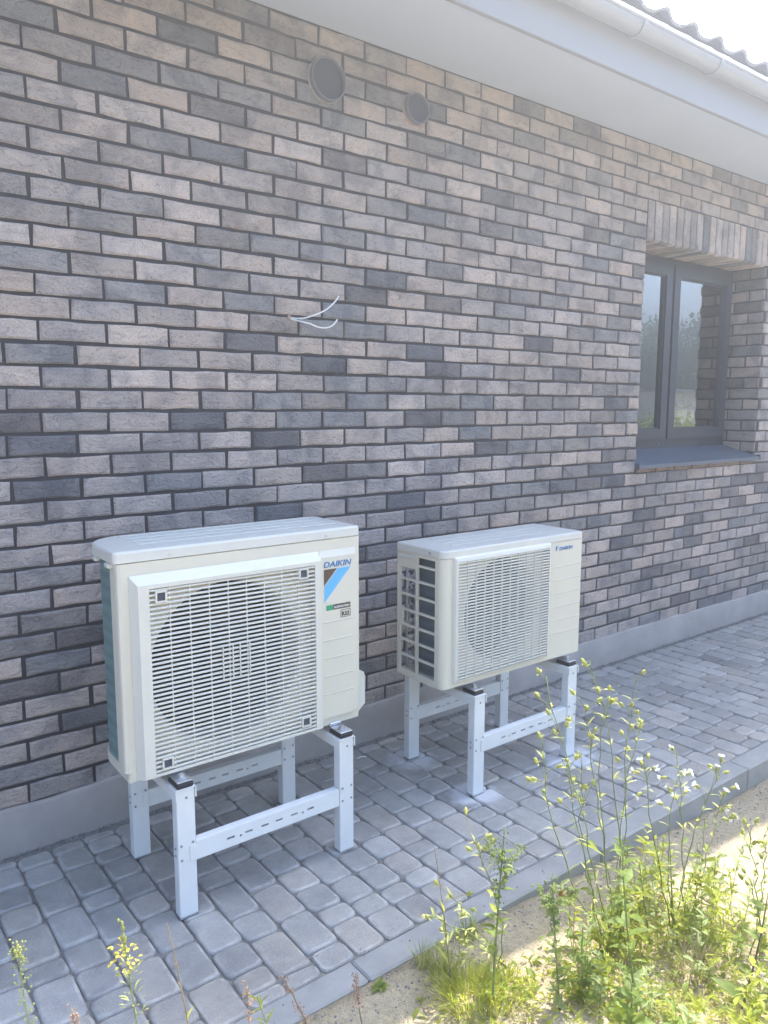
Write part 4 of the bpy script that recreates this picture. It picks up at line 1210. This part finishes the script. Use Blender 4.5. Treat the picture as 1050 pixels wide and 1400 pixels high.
# flowering stalks in the lower left
def spike(label, base, path_tip, seed, kind):
    rr = random.Random(seed); b = Vector(base); b.z = sand_z(b.x,b.y)-.005
    t = thing('flowering_stalk', label, 'weed', tuple(b), 'flowering stalks at the lower left')
    p = bez(b, Vector(((b.x+path_tip[0])/2+rr.uniform(-.02,.02), (b.y+path_tip[1])/2, b.z+(path_tip[2]-b.z)*.6)), path_tip, 14)
    st = MB(); st.tube(p, .0022, .0009, 5); fl = MB(); pd = MB()
    if kind == 'rape':
        for k in range(46):
            q, d = along(p, rr.uniform(.35,.80)); w = Matrix.Rotation(k*2.4, 3, d) @ d.orthogonal().normalized()
            e = q+(w+d*.5)*rr.uniform(.008,.018); st.tube([q,e], .0005, .0004, 3, False)
            V, F = leaf_shape(rr.uniform(.010,.020), .0035, n=2); mt = leaf_frame(e, w+d*1.0); pd.add([mt @ Vector(v) for v in V], F)
        for k in range(40):
            q, d = along(p, rr.uniform(.80,.88)); w = Vector((rr.gauss(-.5,1),rr.gauss(0,1),rr.gauss(0,.8)))*.010
            V, F = leaf_shape(.010, .008, n=2); mt = leaf_frame(q+w, w+Vector((0,0,.003))); fl.add([mt @ Vector(v) for v in V], F)
        for k in range(22):
            q, d = along(p, rr.uniform(.84,1)); blob(pd, q+Vector((rr.gauss(0,.002),rr.gauss(0,.002),0)), .0026, rr, 5, 3, 1.8, d)
        fm = M_YELLOW
    elif kind == 'pepper':
        for k in range(70):
            q, d = along(p, rr.uniform(.45,.97)); w = Matrix.Rotation(k*2.4, 3, d) @ d.orthogonal().normalized()
            e = q+(w+d*.3)*rr.uniform(.008,.016); st.tube([q,e], .0004, .0003, 3, False); blob(pd, e, .0022, rr, 5, 3, 1.0, w)
        for k in range(36):
            q, d = along(p, rr.uniform(.90,1.0)); blob(fl, q+Vector((rr.gauss(0,.005),rr.gauss(0,.005),rr.gauss(0,.003))), .0022, rr, 5, 3)
        fm = M_BUD
    elif kind == 'pink':
        for k in range(52):
            q, d = along(p, rr.uniform(.40,1)); w = Vector((rr.gauss(0,1),rr.gauss(0,1),rr.gauss(0,1)))*.006
            blob(fl, q+w, rr.uniform(.0015,.003), rr, 5, 3, 1.4)
        for k in range(14):
            q, d = along(p, rr.uniform(.35,.6)); w = Vector((rr.gauss(0,1),rr.gauss(0,1),rr.gauss(0,1)))*.010
            V, F = leaf_shape(.012, .006, n=2); mt = leaf_frame(q, w); fl.add([mt @ Vector(v) for v in V], F)
        fm = M_PINK
    elif kind == 'grass':
        for k in range(18):
            q, d = along(p, rr.uniform(.62,1)); w = Vector((rr.gauss(0,1),rr.gauss(0,1),0))*.003
            V, F = leaf_shape(.016, .0026, n=2); mt = leaf_frame(q, d+w*50); fl.add([mt @ Vector(v) for v in V], F)
        for f, s_ in ((.3,.9),(.5,.8),(.15,1.1)):
            q, d = along(p, f); w = Vector((rr.uniform(-1,1),rr.uniform(-1,1),.7)); put_leaf(t, LEAF_NARROW, q, d+w*.6, 1.6*s_)
        fm = M_DRY
    st.build('stem', M_DRY if kind in ('pink','grass') else M_STEM, t, smooth=True)
    tag(fl.build('flowers', fm, t), kind='stuff')
    if pd.v: tag(pd.build('seed_pods', M_LEAFP if kind != 'rape' else M_BUD, t), kind='stuff')
spike('yellow-flowered stalk with seed pods, brightest at the lower left', (-.30,-1.35,0), (-.351,-1.35,.546), 41, 'rape')
spike('thin straight grass stalk right of the yellow-flowered one', (-.20,-1.36,0), (-.261,-1.35,.501), 42, 'grass')
spike('faint small-podded stalk at the lower left corner', (-.47,-1.30,0), (-.525,-1.30,.554), 43, 'pepper')
spike('arching stalk of pale pinkish flowers before the kerb', (.10,-1.36,0), (.025,-1.30,.215), 44, 'pink')
spike('short straw-coloured flower stalk on the sand near the kerb joint', (.235,-1.33,0), (.228,-1.31,.125), 45, 'pink')
spike('second faint podded stalk at the bottom left edge', (-.43,-1.38,0), (-.455,-1.37,.43), 46, 'pink')
spike('short pinkish flower stalk at the bottom between grass and kerb', (-.10,-1.42,0), (-.115,-1.40,.33), 47, 'pink')
spike('dry grass head leaning over the paving', (.49,-1.38,0), (.44,-1.36,.405), 48, 'grass')
sg = thing('leafy_weed', 'young narrow-leaved weed in front of the kerb at the bottom', 'weed', (.0,-1.34,sand_z(0,-1.34)))
mb = MB(); p = bez((.0,-1.34,-.03),(-.02,-1.33,.1),(-.045,-1.31,.20),8); mb.tube(p, .0018, .001, 5); mb.build('stem', M_STEM, sg)
for k in range(12):
    q, d = along(p, .45+.55*k/12); w = Matrix.Rotation(k*2.4, 3, d) @ d.orthogonal().normalized(); put_leaf(sg, LEAF_NARROW, q, w+d*.7, rr.uniform(.6,1.0))

# ground cover
def cover(name, mat, n, seed, label, shape, dens, smin, smax, zr=.02):
    rr = random.Random(seed); mb = MB(); k = 0; tries = 0
    while k < n and tries < n*12:
        tries += 1
        x_ = rr.uniform(.2,3.6); y_ = rr.uniform(-3.0,-1.36)
        if rr.random() > dens(x_, y_): continue
        z_ = sand_z(x_, y_)+rr.uniform(0,zr); a = rr.random()*6.28
        V, F = shape(rr); mt = leaf_frame((x_,y_,z_), (math.cos(a),math.sin(a),rr.uniform(.05,1.1)), roll=rr.uniform(-.7,.7)) @ Matrix.Scale(rr.uniform(smin,smax), 4)
        mb.add([mt @ Vector(v) for v in V], F); k += 1
    tag(mb.build(name, mat), label, kind='stuff')
def dn(x_, y_, o):
    v = noise.noise((x_*4+o,y_*4,o))*1.2+.50
    u = max(0, min(1, (-1.40-y_)/.12))
    # bare sand at the right, between the shade and the weeds
    if x_ > 1.30+.3*noise.noise((x_*3,y_*3,9)) and y_ > -1.85: v -= .85
    return max(0, min(1, v))*u
cover('low_ground_cover', M_LEAFB, 15000, 51, 'bright low weeds spread over the sunlit sand', lambda r_: leaf_shape(.022, .007, n=2), lambda x_,y_: dn(x_,y_,0), .6, 1.5)
cover('low_ground_cover', M_LEAF, 5000, 52, 'darker low weeds spread among the taller ones', lambda r_: leaf_shape(.030, .012, n=3), lambda x_,y_: dn(x_,y_,7), .6, 1.4, .03)
cover('dry_grass', M_DRY, 6000, 53, 'dry straw and dead stalks lying on the sand', lambda r_: ([(0,-.0007,0),(.06,-.0005,.004),(.06,.0005,.004),(0,.0007,0)], [(0,1,2,3)]), lambda x_,y_: dn(x_,y_,3)*.9+.05, .4, 1.4, .012)
cover('grass_blades', M_GRASS, 8000, 54, 'thin green grass blades between the weeds', lambda r_: ([(0,-.0011,0),(.05,-.0008,.002),(.09,0,-.008),(.05,.0008,.002),(0,.0011,0)], [(0,1,3,4),(1,2,3)]), lambda x_,y_: dn(x_,y_,5), .5, 1.2)

rt = random.Random(77); tg = {0: MB(), 1: MB(), 2: MB()}; k = 0
while k < 780:
    x_, y_ = rt.uniform(.45,3.2), rt.uniform(-2.7,-1.40)
    v = noise.noise((x_*3.1+2,y_*3.1,4))*1.4+.55-(1.1 if x_ > 1.46+.25*noise.noise((y_*4,1,2)) and y_ > -1.80 else 0)
    if y_ > -1.52 and not .95 < x_ < 1.45: v -= .35
    if x_ < .88: v -= .42
    if rt.random() > v: continue
    k += 1; b = Vector((x_,y_,sand_z(x_,y_))); h = rt.uniform(.05,.17)+(.14*rt.random() if abs(x_-1.15) < .36 and y_ > -1.75 else 0); kind = rt.choice((0,0,1,2))
    p = stem_path(b, b+Vector((rt.gauss(0,.03),rt.gauss(0,.03),h)), rt, .1, 5); tg[kind].tube(p, .0013, .0006, 4, False)
    for j in range(int(7+h*60)):
        q, d = along(p, rt.uniform(.1,1)); w = Matrix.Rotation(j*2.2+rt.random(), 3, d) @ d.orthogonal().normalized()
        l = rt.uniform(.018,.045); V, F = leaf_shape(l, l*rt.uniform(.18,.42), n=3); mt = leaf_frame(q, w+d*rt.uniform(.1,.8), roll=rt.uniform(-.6,.6)); tg[kind].add([mt @ Vector(v_) for v_ in V], F)
for kind, (mm, lb) in enumerate(((M_LEAFB,'tangle of bright yellow-green low weeds in the sunshine'),(M_LEAF,'tangle of darker green low weeds in the sunshine'),(M_LEAFP,'tangle of pale grey-green low weeds in the sunshine'))):
    tag(tg[kind].build('weed_tangle', mm), lb, kind='stuff')

# withered leaf, stick, white scrap, pebbles
wl = MB(); rr = random.Random(3)
V = []; n_, m_ = 9, 6
for i in range(n_):
    for j in range(m_):
        a = PI*.95*(i/(n_-1)); q = .029*math.sin(PI*(j+.6)/(m_+.2))+.004; V.append((1.078+(j-2.5)*.010, -1.275+math.cos(a)*q*.9, -.052+math.sin(a)*q*1.25+rr.uniform(-.0012,.0012)))
wl.add(V, [(i*m_+j,i*m_+j+1,(i+1)*m_+j+1,(i+1)*m_+j) for i in range(n_-1) for j in range(m_-1)])
tag(wl.build('withered_leaf', M_ORANGELEAF, smooth=True), 'curled orange withered leaf lying on sand near the kerb', 'leaf')
stk = MB(); stk.tube(bez((.68,-1.335,-.012),(.73,-1.345,-.008),(.80,-1.335,-.016),6), .0022, .0018, 6)
tag(stk.build('wire_piece', simple('bluish_wire', (.10,.14,.18), .5), smooth=True), 'thin bluish wire piece lying on the shaded sand', 'wire')
sp_ = MB(); sp_.tube([(1.06,-.148,.006),(1.085,-.146,.008),(1.10,-.155,.006)], .004, .0035, 6)
tag(sp_.build('white_scrap', M_CABLE, smooth=True), 'small white scrap of cable lying on paving between the two stands', 'scrap')
pbm = MB()
for k in range(900):
    x_ = rr.uniform(-.1,2.6); y_ = KERB_OUT-abs(rr.gauss(0,.14))-.004 if k < 780 else rr.uniform(-1.2,-1.05)
    blob(pbm, (x_,y_,(sand_z(x_,y_) if y_ < KERB_OUT else .001)+.0005), rr.uniform(.001,.0048)*(1 if k < 780 else .55), rr, 5, 3, rr.uniform(.6,1))
tag(pbm.build('pebbles', M_GRAVEL, smooth=True), 'small pebbles scattered over the sand', kind='stuff')

# ------------------------------------------------------------------ beyond the camera: what the window mirrors
def tree(x, y, h, seed, label):
    rr = random.Random(seed); t = thing('tree', label, 'tree', (x,y,-.05), 'trees across the plot')
    st = MB(); st.tube([(x,y,-.1),(x+.1,y,h*.3),(x,y+.1,h*.75)], h*.022, h*.008, 8)
    for k in range(8):
        a = k*.8; z_ = h*(.3+.05*k); st.tube([(x,y,z_),(x+math.cos(a)*h*.16,y+math.sin(a)*h*.16,z_+h*.1)], h*.008, h*.003, 5)
    st.build('trunk', M_BARK, t)
    cr = MB(); cl = [(Vector((rr.gauss(0,.16),rr.gauss(0,.16),rr.uniform(.28,.92))), rr.uniform(.07,.15)) for _ in range(30)]
    for k in range(3600):
        c, q = rr.choice(cl); p = c+Vector((rr.gauss(0,1),rr.gauss(0,1),rr.gauss(0,.8)))*q*.55; p = Vector((x,y,0))+p*h
        s_ = h*.016*rr.uniform(.6,1.3); u_ = Vector((rr.gauss(0,1),rr.gauss(0,1),rr.gauss(0,1))).normalized(); w = u_.orthogonal().normalized()
        cr.add([p-u_*s_,p+w*s_*.5,p+u_*s_,p-w*s_*.5], [(0,1,2,3)])
    tag(cr.build('crown', M_TREE, t), kind='stuff')
for i, (x_, y_, h) in enumerate([(44,-27,7.5),(49,-24,8.2),(47,-31,7.2),(52,-29,8.6),(42,-33,6.8),(38,-37,7.8),(55,-22,7.5),(30,-40,8)]):
    tree(-.77+.42*(x_+.77), 3.21+.42*(y_-3.21), 1.52+(h-1.52)*.42, 70+i, ['rounded tree','broad tree','low wide tree','tallest tree','small tree','airy tree','outermost tree','lone tree'][i]+' across the plot, seen only mirrored in the window')
shed = thing('shed', 'low pale block shed across the plot, mirrored in the window', 'shed', (15.5,-7.2,0))
mb = MB(); mb.box(14.45,16.5,-8.2,-6.35,-.1,1.86); mb.build('wall', simple('pale_blocks', (.55,.53,.49), .9, 0, .15, 2), shed)
mb = MB(); mb.box(14.36,16.6,-8.3,-6.25,1.862,1.91); mb.build('roof', M_TILE, shed)
for k in range(9):
    x_, y_ = 13.6+k*.12, -5.3-k*.36
    rr = random.Random(90+k); t = thing('shrub', ['first','second','third','fourth','fifth','sixth','seventh','eighth','ninth'][k]+' green shrub from the house in the row before the pale shed', 'shrub', (x_,y_,0), 'shrubs before the shed'); mb = MB()
    for j in range(900):
        p = Vector((x_,y_,.68))+Vector((rr.gauss(0,.2),rr.gauss(0,.2),rr.gauss(0,.30))); s_ = .045; u_ = Vector((rr.gauss(0,1),rr.gauss(0,1),rr.gauss(0,1))).normalized(); w = u_.orthogonal().normalized()
        mb.add([p-u_*s_,p+w*s_*.5,p+u_*s_,p-w*s_*.5], [(0,1,2,3)])
    tag(mb.build('foliage', M_LEAF, t), kind='stuff')
